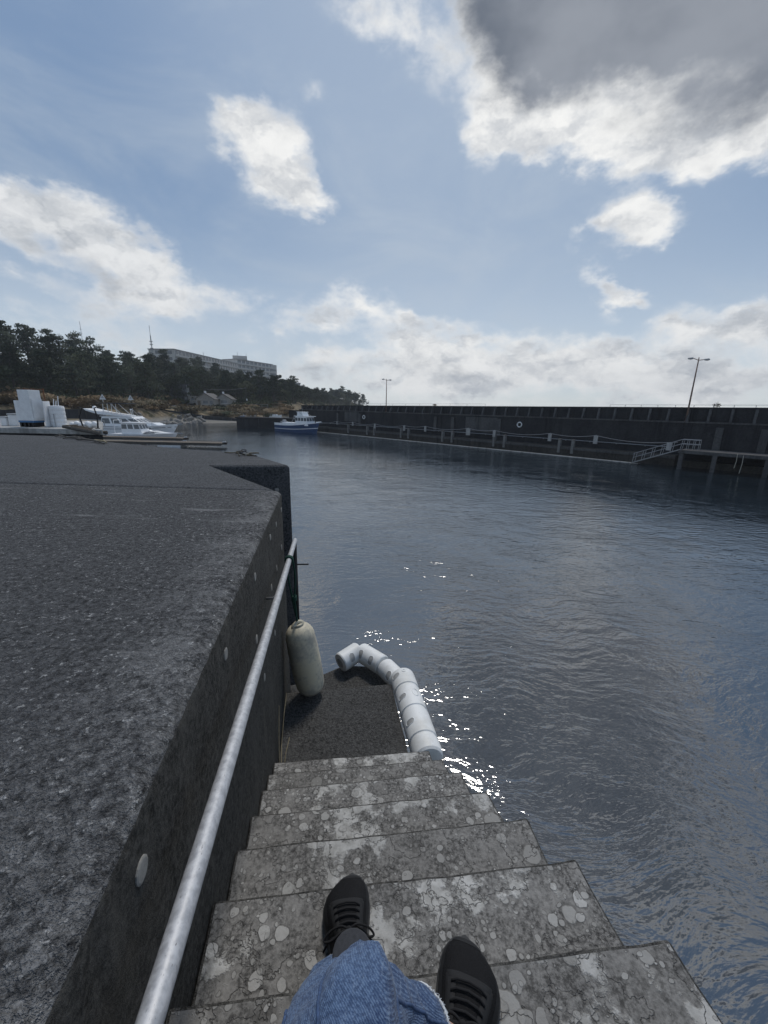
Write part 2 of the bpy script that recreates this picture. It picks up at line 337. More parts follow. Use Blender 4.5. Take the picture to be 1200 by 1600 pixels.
def denim_fn(t, b):
    p = obj_co(t)
    wv = t.new('ShaderNodeTexWave', wave_type='BANDS', bands_direction='DIAGONAL'); t.l.new(p, wv.inputs[0])
    wv.inputs['Scale'].default_value = 190.0; wv.inputs['Distortion'].default_value = 3.5; wv.inputs['Detail'].default_value = 3; wv.inputs['Detail Scale'].default_value = 2.5
    n = t.noise(p, 9.0, 5, .6); f = t.noise(t.mapping(p, scale=(1, 1, .35)), 240.0, 4, .7)
    slub = t.noise(t.mapping(p, scale=(1, .12, .12)), 160.0, 3, .6)
    c = t.mix(t.ss(n, .32, .68), (.026, .052, .125), (.085, .140, .255))
    c = t.mix(t.m('MULTIPLY', t.m('MULTIPLY', wv.outputs['Fac'], f), .70), c, (.25, .35, .50))
    c = t.mix(t.ss(slub, .58, .76, 0, .4), c, (.34, .43, .56))
    c = t.mix(t.ss(f, .56, .42, 0, .5), c, (.012, .028, .085))
    setp(t, b, c, .95, None, t.m('ADD', t.m('MULTIPLY', wv.outputs['Fac'], .5), f), .0012, 1.0, spec=.15)
    b.inputs['Sheen Weight'].default_value = .15
mat('denim', denim_fn)
def knit_fn(t, b):
    p = obj_co(t)
    a = t.vor(t.mapping(p, scale=(1, .7, 1)), 620.0); n = t.noise(p, 14.0, 4)
    c = t.mix(t.ss(a, .1, .6), (.012, .012, .0135), (.005, .005, .006))
    c = t.mix(t.ss(n, .5, .75, 0, .35), c, (.020, .020, .021))
    setp(t, b, c, .85, None, a, -.0008, .8, spec=.25)
mat('shoe_knit', knit_fn)
def steel_fn(t, b):
    p = obj_co(t); n = t.noise(p, 60.0, 5, .65); s = t.noise(t.mapping(p, scale=(4, .8, 4)), 90.0, 4, .7)
    c = t.mix(t.ss(n, .35, .65), (.40, .41, .43), (.56, .57, .59))
    pit = t.ss(s, .66, .70)
    c = t.mix(t.m('MULTIPLY', pit, .75), c, (.13, .12, .11))
    setp(t, b, c, t.ss(n, .35, .65, .46, .60), .35, t.m('ADD', n, pit), .0006, 1.0)
mat('rail_steel', steel_fn)
def fender_fn(t, b):
    p = obj_co(t); n = t.noise(p, 5.0, 5, .6); f = t.noise(p, 45.0, 4, .6)
    sp = t.new('ShaderNodeSeparateXYZ'); t.l.new(p, sp.inputs[0])
    c = t.mix(t.ss(n, .35, .65), (.62, .56, .41), (.76, .70, .55))
    grime = t.m('MULTIPLY', t.ss(t.m('ADD', n, t.m('MULTIPLY', f, .25)), .50, .74), .75)
    c = t.mix(grime, c, (.27, .26, .23))
    c = t.mix(t.ss(f, .60, .74, 0, .4), c, (.25, .23, .18))
    setp(t, b, c, .55, None, f, .0012, .6)
mat('fender_vinyl', fender_fn)
def float_fn(t, b):
    p = obj_co(t); n = t.noise(p, 7.0, 5, .6); f = t.noise(p, 60.0, 4, .65)
    c = t.mix(t.ss(n, .4, .68), (.80, .81, .80), (.66, .66, .63))
    c = t.mix(t.ss(f, .64, .74, 0, .45), c, (.30, .29, .26))
    setp(t, b, c, .5, None, f, .001, .6)
mat('float_plastic', float_fn)

# ------------------------------------------------------------------ mesh helpers
def smooth_me(me, on=True):
    if on and me.polygons: me.polygons.foreach_set('use_smooth', [True] * len(me.polygons))
class MB:
    def __init__(s): s.v = []; s.f = []
    def add(s, vs, fs):
        o = len(s.v); s.v.extend(tuple(x) for x in vs); s.f.extend(tuple(i + o for i in f) for f in fs); return s
    def box(s, c, d, rz=0.0):
        x, y, z = (k / 2 for k in d); ca, sa = math.cos(rz), math.sin(rz)
        vs = []
        for dz in (-z, z):
            for dx, dy in ((-x, -y), (x, -y), (x, y), (-x, y)):
                vs.append((c[0] + dx * ca - dy * sa, c[1] + dx * sa + dy * ca, c[2] + dz))
        return s.add(vs, [(3, 2, 1, 0), (4, 5, 6, 7), (0, 1, 5, 4), (1, 2, 6, 5), (2, 3, 7, 6), (3, 0, 4, 7)])
    def prism(s, poly, z0, z1):            # poly counter-clockwise (x, y)
        n = len(poly); a = sum(poly[i][0] * poly[(i + 1) % n][1] - poly[(i + 1) % n][0] * poly[i][1] for i in range(n))
        if a < 0: poly = poly[::-1]
        vs = [(x, y, z0) for x, y in poly] + [(x, y, z1) for x, y in poly]
        fs = [tuple(range(n - 1, -1, -1)), tuple(range(n, 2 * n))] + [(i, (i + 1) % n, n + (i + 1) % n, n + i) for i in range(n)]
        return s.add(vs, fs)
    def loft(s, rings, closed=True, caps=True):
        n = len(rings[0]); vs = [p for r in rings for p in r]; fs = []
        for i in range(len(rings) - 1):
            for j in range(n if closed else n - 1):
                k = (j + 1) % n; fs.append((i * n + j, i * n + k, (i + 1) * n + k, (i + 1) * n + j))
        if caps: fs += [tuple(range(n - 1, -1, -1)), tuple(range((len(rings) - 1) * n, len(rings) * n))]
        return s.add(vs, fs)
    def tube(s, pts, r, n=8, caps=True):
        pts = [Vector(p) for p in pts]; rs = r if isinstance(r, (list, tuple)) else [r] * len(pts)
        rings = []; up = None
        for i, p in enumerate(pts):
            tg = (pts[min(i + 1, len(pts) - 1)] - pts[max(i - 1, 0)]).normalized()
            if up is None: up = Vector((0, 0, 1)) if abs(tg.z) < .9 else Vector((1, 0, 0))
            a = tg.cross(up)
            if a.length < 1e-4: a = tg.cross(Vector((0, 1, 0)))
            a.normalize(); bb = a.cross(tg).normalized(); up = bb
            rings.append([p + a * (rs[i] * math.cos(2 * math.pi * k / n)) + bb * (rs[i] * math.sin(2 * math.pi * k / n)) for k in range(n)])
        return s.loft(rings, True, caps)
    def lathe(s, prof, p0, axis, n=20):      # prof: (along, radius)
        axis = Vector(axis).normalized(); p0 = Vector(p0)
        a = axis.orthogonal().normalized(); bb = axis.cross(a)
        rings = [[p0 + axis * h + a * (r * math.cos(2 * math.pi * k / n)) + bb * (r * math.sin(2 * math.pi * k / n)) for k in range(n)] for h, r in prof]
        return s.loft(rings, True, True)
    def mesh(s, name):
        me = bpy.data.meshes.new(name); me.from_pydata(s.v, [], s.f); me.update()
        bm = bmesh.new(); bm.from_mesh(me); bmesh.ops.recalc_face_normals(bm, faces=bm.faces); bm.to_mesh(me); bm.free()
        return me
    def build(s, name, m, parent=None, smooth=False, world=True, bevel=0.0, seg=2):
        me = s.mesh(name)
        return link(name, me, m, parent, smooth, world, bevel, seg)
def root_of(o):
    while o.parent: o = o.parent
    return o
def link(name, me, m, parent=None, smooth=False, world=True, bevel=0.0, seg=2):
    if parent is not None and world:
        l = root_of(parent).location
        me.transform(Matrix.Translation((-l[0], -l[1], -l[2])))
    if m: me.materials.append(MATS[m] if isinstance(m, str) else m)
    smooth_me(me, bool(smooth))
    if smooth == 'angle': me.set_sharp_from_angle(angle=R_(28))
    o = bpy.data.objects.new(name, me); COL.objects.link(o)
    if parent is not None: o.parent = parent
    if bevel:
        b = o.modifiers.new('bevel', 'BEVEL'); b.width = bevel; b.segments = seg; b.limit_method = 'ANGLE'; b.angle_limit = R_(35)
    return o
def tag(o, label=None, cat=None, group=None, kind=None):
    if label: o['label'] = label
    if cat: o['category'] = cat
    if group: o['group'] = group
    if kind: o['kind'] = kind
    return o
def thing(name, label, cat, loc=(0, 0, 0), rotz=0.0, group=None, kind=None):
    o = bpy.data.objects.new(name, None); COL.objects.link(o); o.location = loc; o.rotation_euler = (0, 0, rotz)
    o.empty_display_size = .1
    return tag(o, label, cat, group, kind)
def copy_tree(o, parent=None):
    c = o.copy(); COL.objects.link(c); c.parent = parent
    for ch in list(o.children): copy_tree(ch, c)
    return c

# stair frame: s runs down the stairs, l to the right of the camera, z below the eye
AZ = R_(-9.063); SX, SY = math.sin(AZ), math.cos(AZ)
def W(s, l, z): return (s * SX + l * SY, s * SY - l * SX, EYE + z)
def W2(s, l): return (s * SX + l * SY, s * SY - l * SX)
# frame of the long sea wall: t runs along it to the right, d is depth behind its face (negative = towards us)
UX, UY, NX, NY, WOFF = .6997995, -.71433932, .71433932, .6997995, 48.34
def FW(t, d, z): return (NX * (WOFF + d) + UX * t, NY * (WOFF + d) + UY * t, z)
def FW2(t, d): return FW(t, d, 0)[:2]
WROT = math.atan2(UY, UX)

# ================================================================== WATER
mb = MB(); mb.add([(-2500, -600, 0), (2500, -600, 0), (2500, 3500, 0), (-2500, 3500, 0)], [(0, 1, 2, 3)])
tag(mb.build('water', 'water'), kind='structure', label='dark rippled harbour water')

# ================================================================== HILL (terrain)
# azimuth, shore distance, bank height, terrace height, ridge distance, skyline height (tree tops)
HP = [(-75, 70, 3, 6, 130, 24), (-51.6, 84, 3.0, 6.5, 140, 23.4), (-47.1, 90, 3.0, 6.5, 145, 22.9), (-42.1, 95, 3.2, 6.2, 150, 22.5),
      (-37.2, 101, 3.3, 5.8, 165, 23.7), (-34.5, 106, 3.4, 5.4, 180, 22.8), (-31.5, 112, 3.3, 5.0, 195, 23.2), (-28.3, 117, 2.7, 4.5, 210, 24.5),
      (-24.8, 119, 1.9, 4.3, 225, 25.4), (-21.2, 121, 1.1, 4.2, 245, 23.9), (-17.4, 124, 1.1, 4.0, 280, 21.6), (-15.0, 128, 1.2, 4.5, 300, 21.2),
      (-12.5, 140, 2.0, 4.5, 310, 19.0), (-10.8, 170, 2.5, 4.5, 320, 17.5), (-9.1, 210, 2.5, 4.5, 325, 15.5), (-7.4, 240, 2.5, 4, 330, 17.5),
      (-5.2, 270, 2, 4, 335, 17.5), (-3.4, 300, 2, 3.5, 340, 13.0), (-2.1, 318, 1, 2, 345, 7), (-.6, 330, .3, .5, 350, 1.5), (.4, 335, -.5, -.5, 355, -.5)]
HPa = np.array(HP, float)
TREE_H = 8.5
def hill_par(a): return [float(np.interp(a, HPa[:, 0], HPa[:, k])) for k in range(1, 6)]
def hill_z(a, r):
    r0, zb, zt, r1, zs = hill_par(a); zr = max(zs - TREE_H, zt * .6)
    xs = [r0 - 25, r0 - 4, r0, r0 + 4, r0 + 24, r0 + 34, r1, r1 + 60, r1 + 190]; zs_ = [-4, -.6, .25, zb, zt, zt + .8, zr, zr + 1, -2]
    z = float(np.interp(r, xs, zs_))
    am = min(1.0, max(0.0, (r - r0) / 40))
    x, y = r * math.sin(R_(a)), r * math.cos(R_(a))
    return z + am * (noise.fractal(Vector((x * .03, y * .03, 0)), 1.0, 2.0, 4) * 1.4) + min(1, max(0, (r - r0) / 6)) * .25 * noise.noise(Vector((x * .25, y * .25, 3)))
def PZ(a, r, dz=0.0): return (r * math.sin(R_(a)), r * math.cos(R_(a)), hill_z(a, r) + dz)
AA = np.concatenate([np.linspace(-75, -45, 25), np.linspace(-44.5, .4, 150)]); RR = np.linspace(0, 1, 90)
vs, fs = [], []
for i, a in enumerate(AA):
    r0 = hill_par(a)[0]; r1 = hill_par(a)[3]
    for q in RR:
        r = r0 - 25 + (q ** 1.5) * (r1 + 215 - r0); vs.append((r * math.sin(R_(a)), r * math.cos(R_(a)), hill_z(a, r)))
n = len(RR)
for i in range(len(AA) - 1):
    for j in range(n - 1): fs.append((i * n + j, (i + 1) * n + j, (i + 1) * n + j + 1, i * n + j + 1))
tag(MB().add(vs, fs).build('hill', 'hill', smooth=True), kind='structure', label='scrubby hillside above the rocky shore')

# ================================================================== QUAY (pavement we look along)
QZ = -.616
quay = bpy.data.objects.new('quay', None); COL.objects.link(quay); quay.location = W(1, -3, QZ); quay.empty_display_size = .1
tag(quay, 'dark grey concrete quay beside the stairs', kind='structure')
def jl(l, off=0.0): return 2.965 - (l + .302) * (.41 / 2.10) + off      # the expansion joint across the quay
# near slab: crumbled, rounded edge swept along the stairs
prof = [(-2.0, 0, 0.2), (-1.3, 0, .3), (-.9, 0, .4), (-.7, 0, .5), (-.56, 0, .6), (-.46, 0, .8), (-.40, 0, 1), (-.365, -.0005, 1.2), (-.345, -.0015, 1.4), (-.330, -.004, 1.5), (-.318, -.009, 1.5),
        (-.309, -.017, 1.4), (-.304, -.027, 1.1), (-.302, -.045, .8), (-.302, -.10, .6), (-.302, -.2, .5), (-.302, -.35, .5), (-.302, -.55, .4), (-.302, -.8, .4), (-.302, -1.2, .3), (-.302, -1.8, .3), (-.302, -5.5, 0)]
ss_ = np.concatenate([np.linspace(-6, -.2, 12), np.linspace(-.15, 1.4, 190), np.linspace(1.42, 2.955, 80)])
rings = []
for s in ss_:
    ring = []
    for l, z, k in prof:
        dn_ = noise.fractal(Vector((s * 26, l * 26, z * 26)), 1.0, 2.0, 4) * .0042 * k
        chip = max(0, noise.noise(Vector((s * 5.0, 3.7, z * 4))) - .32) * .030 * max(0, k - .9)
        dv = Vector((1, 0, 1)).normalized() if .9 < k else (Vector((0, 0, 1)) if z > -.03 else Vector((1, 0, 0)))
        s2 = s
        if s > 2.9: s2 = min(s, jl(l))
        if s == ss_[-1]: s2 = jl(l)
        ring.append(W(s2, l + dv.x * (dn_ - chip), QZ + z + dv.z * (dn_ - chip)))
    rings.append(ring)
mb = MB().loft(rings, closed=False, caps=False)
nedge = len(mb.f)
o = mb.build('slab', None, quay, smooth=True)
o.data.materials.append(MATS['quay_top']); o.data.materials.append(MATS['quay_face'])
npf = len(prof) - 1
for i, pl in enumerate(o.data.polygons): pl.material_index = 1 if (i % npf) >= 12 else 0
# flat remainder of the near slab
mb = MB().prism([W2(-6, -2.0), W2(jl(-2.0), -2.0), W2(jl(-14), -14), W2(-6, -14)], -1.2, EYE + QZ)
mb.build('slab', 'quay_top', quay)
# end face of the near slab in the joint
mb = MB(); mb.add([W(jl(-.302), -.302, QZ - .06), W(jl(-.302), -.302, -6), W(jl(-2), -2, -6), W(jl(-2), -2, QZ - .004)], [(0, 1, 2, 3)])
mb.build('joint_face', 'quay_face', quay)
# joint bed, a little below the surface
mb = MB().prism([W2(jl(-.34, -.01), -.34), W2(jl(-.34, .03), -.34), W2(jl(-14, .03), -14), W2(jl(-14, -.01), -14)], 1.0, EYE + QZ - .03)
mb.build('joint', 'boot_dark', quay)
# far slab with its notch for the lower flight and the skewed harbour edge
polyB = [(jl(-.33, .018), -.33), (4.30, -1.13), (4.29, -.33), (5.07, -.76), (5.40, -1.05), (5.63, -1.34), (5.90, -1.85), (6.98, -3.39), (7.98, -4.4), (8.25, -5.64), (8.9, -14), (jl(-14, .018), -14)]
mb = MB().prism([W2(*q) for q in polyB], -1.2, EYE + QZ + .002)
mb.build('slab', 'quay_far', quay, bevel=.035, seg=3)
# grout plugs of the formwork ties
def plug(p, nrm, r):
    m2 = MB(); m2.lathe([(-.01, r * .96), (.003, r * .97), (.0045, r * .80)], p, nrm, 14); m2.build('tie_plug', 'plug', quay, smooth=False)
for s_, z_, r_ in ((.524, -.731, .021), (1.117, -.736, .020), (1.683, -.734, .020), (2.238, -.737, .020), (2.54, -.748, .019), (2.90, -.745, .019),
                   (2.80, -1.0, .022), (2.45, -1.015, .022), (2.17, -1.018, .022), (1.62, -1.006, .022), (1.05, -1.01, .02), (2.2, -1.33, .02), (1.75, -1.30, .02), (2.6, -1.3, .02)):
    plug(W(s_, -.303, z_), (SY, -SX, 0), r_)
plug(W(4.283, -.48, -.88), (-SX, -SY, 0), .024)

# ================================================================== STAIRS
stairs = thing('concrete_stairs', 'worn concrete stairs with pale lichen patches descending along the quay wall', 'stairs', W(1.0, .2, -5.2))
WL = -.302
def rough_block(name, m, poly, z0, z1, amp=.0035, bev=.012, cut=.045, parent=stairs):
    mb = MB().prism([W2(*q) for q in poly], EYE + z0, EYE + z1)
    me = mb.mesh(name); bm = bmesh.new(); bm.from_mesh(me)
    eds = [e for e in bm.edges if e.calc_face_angle(0) > .6 and max(v.co.z for v in e.verts) > EYE + z1 - .01]
    bmesh.ops.bevel(bm, geom=eds, offset=bev, segments=2, affect='EDGES', profile=.5)
    for _ in range(6):
        le = [e for e in bm.edges if e.calc_length() > cut * 1.6 and max(v.co.z for v in e.verts) > EYE + z1 - .45]
        if not le or len(bm.faces) > 12000: break
        bmesh.ops.subdivide_edges(bm, edges=le, cuts=1, use_grid_fill=True)
    bmesh.ops.triangulate(bm, faces=[f for f in bm.faces if len(f.verts) > 4])
    bm.normal_update()
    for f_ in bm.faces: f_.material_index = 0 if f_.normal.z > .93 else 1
    for v in bm.verts:
        c = v.co
        if c.z > EYE + z1 - .3:
            top = c.z > EYE + z1 - .005
            nn = noise.fractal(c * 14, 1.0, 2.0, 3)
            e2 = noise.fractal(c * 45 + Vector((5, 0, 0)), 1.0, 2.0, 2)
            c.z += (nn * amp + e2 * amp * .35) * (1 if top else .4)
            c.x += noise.noise(c * 21) * amp * (.4 if top else 1.6); c.y += noise.noise(c * 21 + Vector((9, 2, 1))) * amp * (.4 if top else 1.6)
    bm.to_mesh(me); bm.free()
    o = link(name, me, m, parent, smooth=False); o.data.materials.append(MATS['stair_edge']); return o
# nosing: s at wall, s at outer end, l of outer end, height below eye
ST = [(-.66, -.70, .72, -.64), (-.18, -.22, .72, -.72), (.05, .01, .715, -.82), (.28, .24, .71, -.945), (.525, .480, .705, -1.075), (.79, .747, .695, -1.24), (1.022, .987, .692, -1.394), (1.246, 1.219, .655, -1.541),
      (1.479, 1.448, .632, -1.688), (1.658, 1.626, .600, -1.796), (1.853, 1.815, .585, -1.93)]
for i, (sl_, sr_, lr, z) in enumerate(ST):
    if i == 0: bk = [(-2.2, .725), (-2.2, WL + .002)]
    else:
        pl_, pr_, plr, pz = ST[i - 1]; bk = [(pr_ - .012, plr - .006), (pl_ - .012, WL + .002)]
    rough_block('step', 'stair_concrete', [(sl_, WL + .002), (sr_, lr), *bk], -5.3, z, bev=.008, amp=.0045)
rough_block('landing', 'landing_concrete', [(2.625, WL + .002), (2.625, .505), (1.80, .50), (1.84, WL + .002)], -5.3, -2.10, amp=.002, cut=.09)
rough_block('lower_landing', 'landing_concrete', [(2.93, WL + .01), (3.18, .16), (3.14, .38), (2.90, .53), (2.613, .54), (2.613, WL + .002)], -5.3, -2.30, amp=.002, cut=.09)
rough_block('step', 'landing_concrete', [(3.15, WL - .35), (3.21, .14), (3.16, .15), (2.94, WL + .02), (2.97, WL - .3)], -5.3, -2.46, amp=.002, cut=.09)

# ================================================================== HANDRAIL
hr = thing('handrail', 'galvanised steel handrail tube sloping along the quay wall', 'handrail', W(1.5, -.25, -2.1))
RL = -.23
def rail_pt(s): return W(s, RL, -.760 - (s - .366) * (.309 / 2.792))
MB().tube([rail_pt(s) for s in np.linspace(-.5, 3.16, 24)], .0175, 20).build('rail_tube', 'rail_steel', hr, smooth=True)
MB().tube([W(3.14, RL - .004, -1.085), W(3.14, RL - .004, -2.31)], .017, 10).build('post', 'dark_metal', hr, smooth=True)
MB().tube([W(3.14, RL + .012, -1.275), W(3.14, RL + .10, -1.278), W(3.14, RL + .105, -1.278)], [.006, .007, .005], 8).build('hook', 'dark_metal', hr, smooth=True)
for s_ in (-.3, 1.95):
    p = Vector(rail_pt(s_)); q = p + Vector((-SY, SX, 0)) * .074
    m2 = MB().tube([p + Vector((0, 0, -.015)), p * .5 + q * .5 + Vector((0, 0, -.04)), q + Vector((0, 0, -.04))], .007, 8); m2.build('bracket', 'galv', hr, smooth=True)

# ================================================================== FENDER and its rope
A_, B_ = Vector(W(2.60, -.195, -1.51)), Vector(W(2.585, -.105, -2.085))
ax = (B_ - A_).normalized(); LN = (B_ - A_).length
fd = thing('boat_fender', 'cream coloured sausage fender hanging from the handrail over the landing', 'fender', tuple(B_))
prof = [(0, .014), (.004, .045)]
for k in range(1, 9): a = k / 8 * math.pi / 2; prof.append((.10 - .10 * math.cos(a) + .004, .104 * math.sin(a) ** .8))
prof += [(LN * .35, .109), (LN * .55, .110), (LN * .72, .107)]
for k in range(1, 9): a = k / 8 * math.pi / 2; prof.append((LN - .10 + .10 * math.sin(a), .104 * max(math.cos(a), .05) ** .8))
MB().lathe(prof, A_, ax, 36).build('body', 'fender_vinyl', fd, smooth=True)
u1 = ax.orthogonal().normalized()
lug = []
for k in range(9):
    a = math.pi * k / 8; lug.append(A_ + u1 * (.034 * math.cos(a)) - ax * (.036 * math.sin(a)) + ax * .022)
MB().tube(lug, [.022, .019, .015, .013, .012, .013, .015, .019, .022], 10).build('lug', 'fender_vinyl', fd, smooth=True)
rp = thing('green_rope', 'dark green rope knotted round the handrail holding the cream fender', 'rope', W(2.52, -.2, -1.5))
c = Vector(rail_pt(2.555)); top = A_ - ax * .012
m2 = MB(); along = (Vector(rail_pt(2.6)) - c).normalized(); e1 = along.cross(Vector((0, 0, 1))).normalized(); e2 = e1.cross(along)
m2.tube([c + along * (.0135 * (k / 12 - 1.5)) + e1 * (.0245 * math.cos(k / 12 * 2 * math.pi)) + e2 * (.0245 * math.sin(k / 12 * 2 * math.pi)) for k in range(37)], .0068, 8)
m2.build('hitch', 'green_rope', rp, smooth=True)
def hang(p, q, sway, n=14): return [Vector(p).lerp(Vector(q), k / n) + Vector(sway) * math.sin(math.pi * k / n) for k in range(n + 1)]
k1 = c.lerp(top, .60)
MB().tube(hang(c + e1 * .024, k1, (.012, 0, 0)), .0062, 7).build('strand', 'green_rope', rp, smooth=True)
MB().tube(hang(c - e1 * .022, k1 + Vector((-.012, 0, 0)), (-.004, .0, 0)), .0062, 7).build('strand', 'green_rope', rp, smooth=True)
m2 = MB()
for q in range(3):
    cc = k1 + Vector((0, 0, .012 - .013 * q)); m2.tube([cc + Vector((.014 * math.cos(k / 10 * 6.283), .014 * math.sin(k / 10 * 6.283), .004 * math.sin(k / 10 * 12.6 + q))) for k in range(11)], .0065, 7)
m2.build('knot', 'green_rope', rp, smooth=True)
MB().tube(hang(k1, top + u1 * .004, (.004, 0, 0)), .0062, 7).build('strand', 'green_rope', rp, smooth=True)
MB().tube(hang(k1 + Vector((-.01, 0, 0)), top - u1 * .006, (-.006, 0, 0)), .0062, 7).build('strand', 'green_rope', rp, smooth=True)

# ================================================================== WHITE FLOATS edging the landing
def slot(fl, c, ax, side, r, hw, span, mid=.82):
    rows = []                              # hand slot as a dark surface patch, its recess shade put into the colour
    for k in range(13):
        q = k / 12 * 2 - 1; th = mid + q * span; w = hw * math.sqrt(max(0, 1 - max(0, (abs(q) - .45) / .55) ** 2)) + .0008
        nrm = side * math.cos(th) + Vector((0, 0, math.sin(th))); rows.append([c + nrm * (r + .0012) + ax * (w * j) for j in (-1, -.5, 0, .5, 1)])
    MB().loft(rows, closed=False, caps=False).build('hand_slot', 'slot_shade', fl)
    m2 = MB(); rim = [r_[0] for r_ in rows] + [r_[-1] for r_ in rows[::-1]]
    m2.tube(rim + rim[:1], .0022, 6, False); m2.build('slot_rim', 'float_plastic', fl, smooth=True)
def float_long(p, q, r, label):
    p, q = Vector(p), Vector(q); ax = (q - p).normalized(); Ln = (q - p).length
    fl = thing('foam_float', label, 'float', tuple((p + q) / 2 - Vector((0, 0, r))), group='white floats edging the landing')
    prof = [(0, r * .55), (.006, r * .86), (.02, r * .965), (.045, r)]
    gro = [.20 * Ln, .50 * Ln, .80 * Ln] if Ln > .5 else []
    gro = [.16 * Ln, .46 * Ln, .75 * Ln]
    for g in gro: prof += [(g - .016, r), (g - .010, r * .93), (g + .010, r * .93), (g + .016, r)]
    prof += [(Ln - .045, r), (Ln - .02, r * .965), (Ln - .006, r * .86), (Ln, r * .55)]
    MB().lathe(prof, p, ax, 48).build('body', 'float_plastic', fl, smooth='angle')
    # hand slots along the landing side, moulded eyes
    side = Vector((0, 0, 1)).cross(ax).normalized()
    if side.dot(Vector((-1, 0, 0))) < 0: side = -side
    for g in (.31, .61, .90): slot(fl, p + ax * (g * Ln), ax, side, r, .018, .36)
    e = p + ax * (.93 * Ln) + Vector((0, 0, r - .004)); MB().lathe([(0, .016), (.007, .016), (.008, .008), (.002, .007)], e, (0, 0, 1), 14).build('valve', 'float_plastic', fl)
    # faint moulded emblem
    ec = p + ax * (.62 * Ln) + Vector((0, 0, r)) - side * .02
    m2 = MB(); m2.tube([ec + ax * (.035 * math.cos(k / 16 * 6.283)) - side * (.022 * math.sin(k / 16 * 6.283) + .012) + Vector((0, 0, -.0045 - .004 * math.sin(k / 16 * 6.283))) for k in range(17)], .0022, 6)
    m2.tube([ec + side * .012 + ax * .03 - Vector((0, 0, .002)), ec + side * .03 - ax * .03 - Vector((0, 0, .004))], .0022, 6)
    m2.tube([ec + side * .035 + ax * .012 - Vector((0, 0, .006)), ec + side * .006 + ax * .005 - Vector((0, 0, .001))], .0022, 6)
    m2.build('emblem', 'float_plastic', fl)
    return fl
float_long(W(1.885, .612, -2.085), W(2.68, .598, -2.085), .097, 'long ribbed white float with hand slots along the landing edge')
def float_short(p, q, r, label, notch):
    p, q = Vector(p), Vector(q); ax = (q - p).normalized(); Ln = (q - p).length
    fl = thing('foam_float', label, 'float', tuple((p + q) / 2 - Vector((0, 0, r))), group='white floats edging the landing')
    prof = [(0, r * .60), (.004, r * .93), (.014, r), (Ln * .5, r * 1.005), (Ln - .014, r), (Ln - .004, r * .93), (Ln, r * .6)]
    MB().lathe(prof, p, ax, 40).build('body', 'float_plastic', fl, smooth='angle')
    side = Vector((0, 0, 1)).cross(ax).normalized()
    if side.dot(Vector((SX, SY, 0))) > 0: side = -side
    for g in notch: slot(fl, p + ax * (g * Ln), ax, side, r, .024, .48, .55)
    m2 = MB().lathe([(-.002, r * .5), (.002, r * .5), (.003, r * .42)], q, ax, 20); m2.build('end_cap', 'grey_plastic', fl)
    return fl
float_short(W(2.735, .605, -2.19), W(2.955, .505, -2.19), .084, 'short white float behind the far end of the long ribbed one', (.35,))
float_short(W(2.965, .490, -2.18), W(3.185, .318, -2.18), .086, 'middle of the three short white floats rounding the lower step', (.3, .75))
float_short(W(3.190, .300, -2.17), W(3.075, .125, -2.20), .086, 'white float at the tip of the lower step, nearest the cream fender', (.62,))

# dry stalks in the corner between wall and landing
ds = thing('dry_stalk', 'thin dry plant stalks leaning in the corner of landing and wall', 'plant', W(1.98, -.28, -2.1))
for pts in ([(1.90, -.27, -2.09), (2.02, -.275, -1.98), (2.12, -.262, -1.84), (2.2, -.25, -1.76)], [(1.90, -.27, -2.09), (1.94, -.22, -2.06), (1.92, -.14, -2.05), (1.89, -.09, -2.07)], [(1.90, -.28, -2.09), (2.0, -.285, -1.9), (2.08, -.285, -1.75)], [(1.93, -.26, -2.09), (1.99, -.25, -2.02), (2.06, -.23, -1.97)]):
    MB().tube([W(*q) for q in pts], [.0035, .003, .0025, .0015][:len(pts)], 5).build('stalk', 'straw', ds)

# ================================================================== PERSON (seated behind the camera; knees and feet reach into view)
PR = Vector((-.03, -.1, EYE - 1.24))
person = thing('person', 'seated person in blue jeans and black sneakers, knees and feet on the stairs', 'person', tuple(PR))
def E3(x, y, z): return Vector((x, y, EYE + z))
def cat(pts, rs, m=7):
    P, Q = [], []
    n = len(pts)
    for i in range(n - 1):
        p0, p1, p2, p3 = pts[max(i - 1, 0)], pts[i], pts[i + 1], pts[min(i + 2, n - 1)]
        for k in range(m):
            t = k / m
            P.append(.5 * ((2 * p1) + (p2 - p0) * t + (2 * p0 - 5 * p1 + 4 * p2 - p3) * t * t + (3 * p1 - p0 - 3 * p2 + p3) * t ** 3)); Q.append(rs[i] + (rs[i + 1] - rs[i]) * t)
    P.append(pts[-1]); Q.append(rs[-1]); return P, Q
RLEG = [((.075, -.18, -.63), .080), ((.042, -.02, -.628), .066), ((.004, .14, -.624), .052), ((-.016, .250, -.628), .044), ((-.017, .292, -.652), .041), ((.002, .320, -.735), .042), ((.030, .338, -.81), .046), ((.058, .354, -.874), .054)]
LLEG = [((-.135, -.18, -.66), .080), ((-.108, .06, -.70), .064), ((-.078, .22, -.725), .054), ((-.064, .298, -.745), .048), ((-.060, .335, -.80), .047), ((-.064, .41, -.94), .051), ((-.068, .488, -1.085), .058)]
mb = MB()
for leg in (RLEG, LLEG):
    P, Q = cat([E3(*p) for p, r in leg], [r for p, r in leg]); mb.tube(P, Q, 28)
mb.lathe([(0, .06), (.03, .10), (.10, .118), (.17, .118), (.25, .10), (.28, .06)], E3(-.165, -.20, -.63), (1, 0, 0), 24)
mb.loft([[E3(-.025 + .17 * math.cos(a), -.24 + .125 * math.sin(a), z) for a in np.linspace(0, 2 * math.pi, 24, endpoint=False)] for z in (-.66, -.56, -.47)])
jeans = mb.build('jeans', 'denim', person, smooth=True)
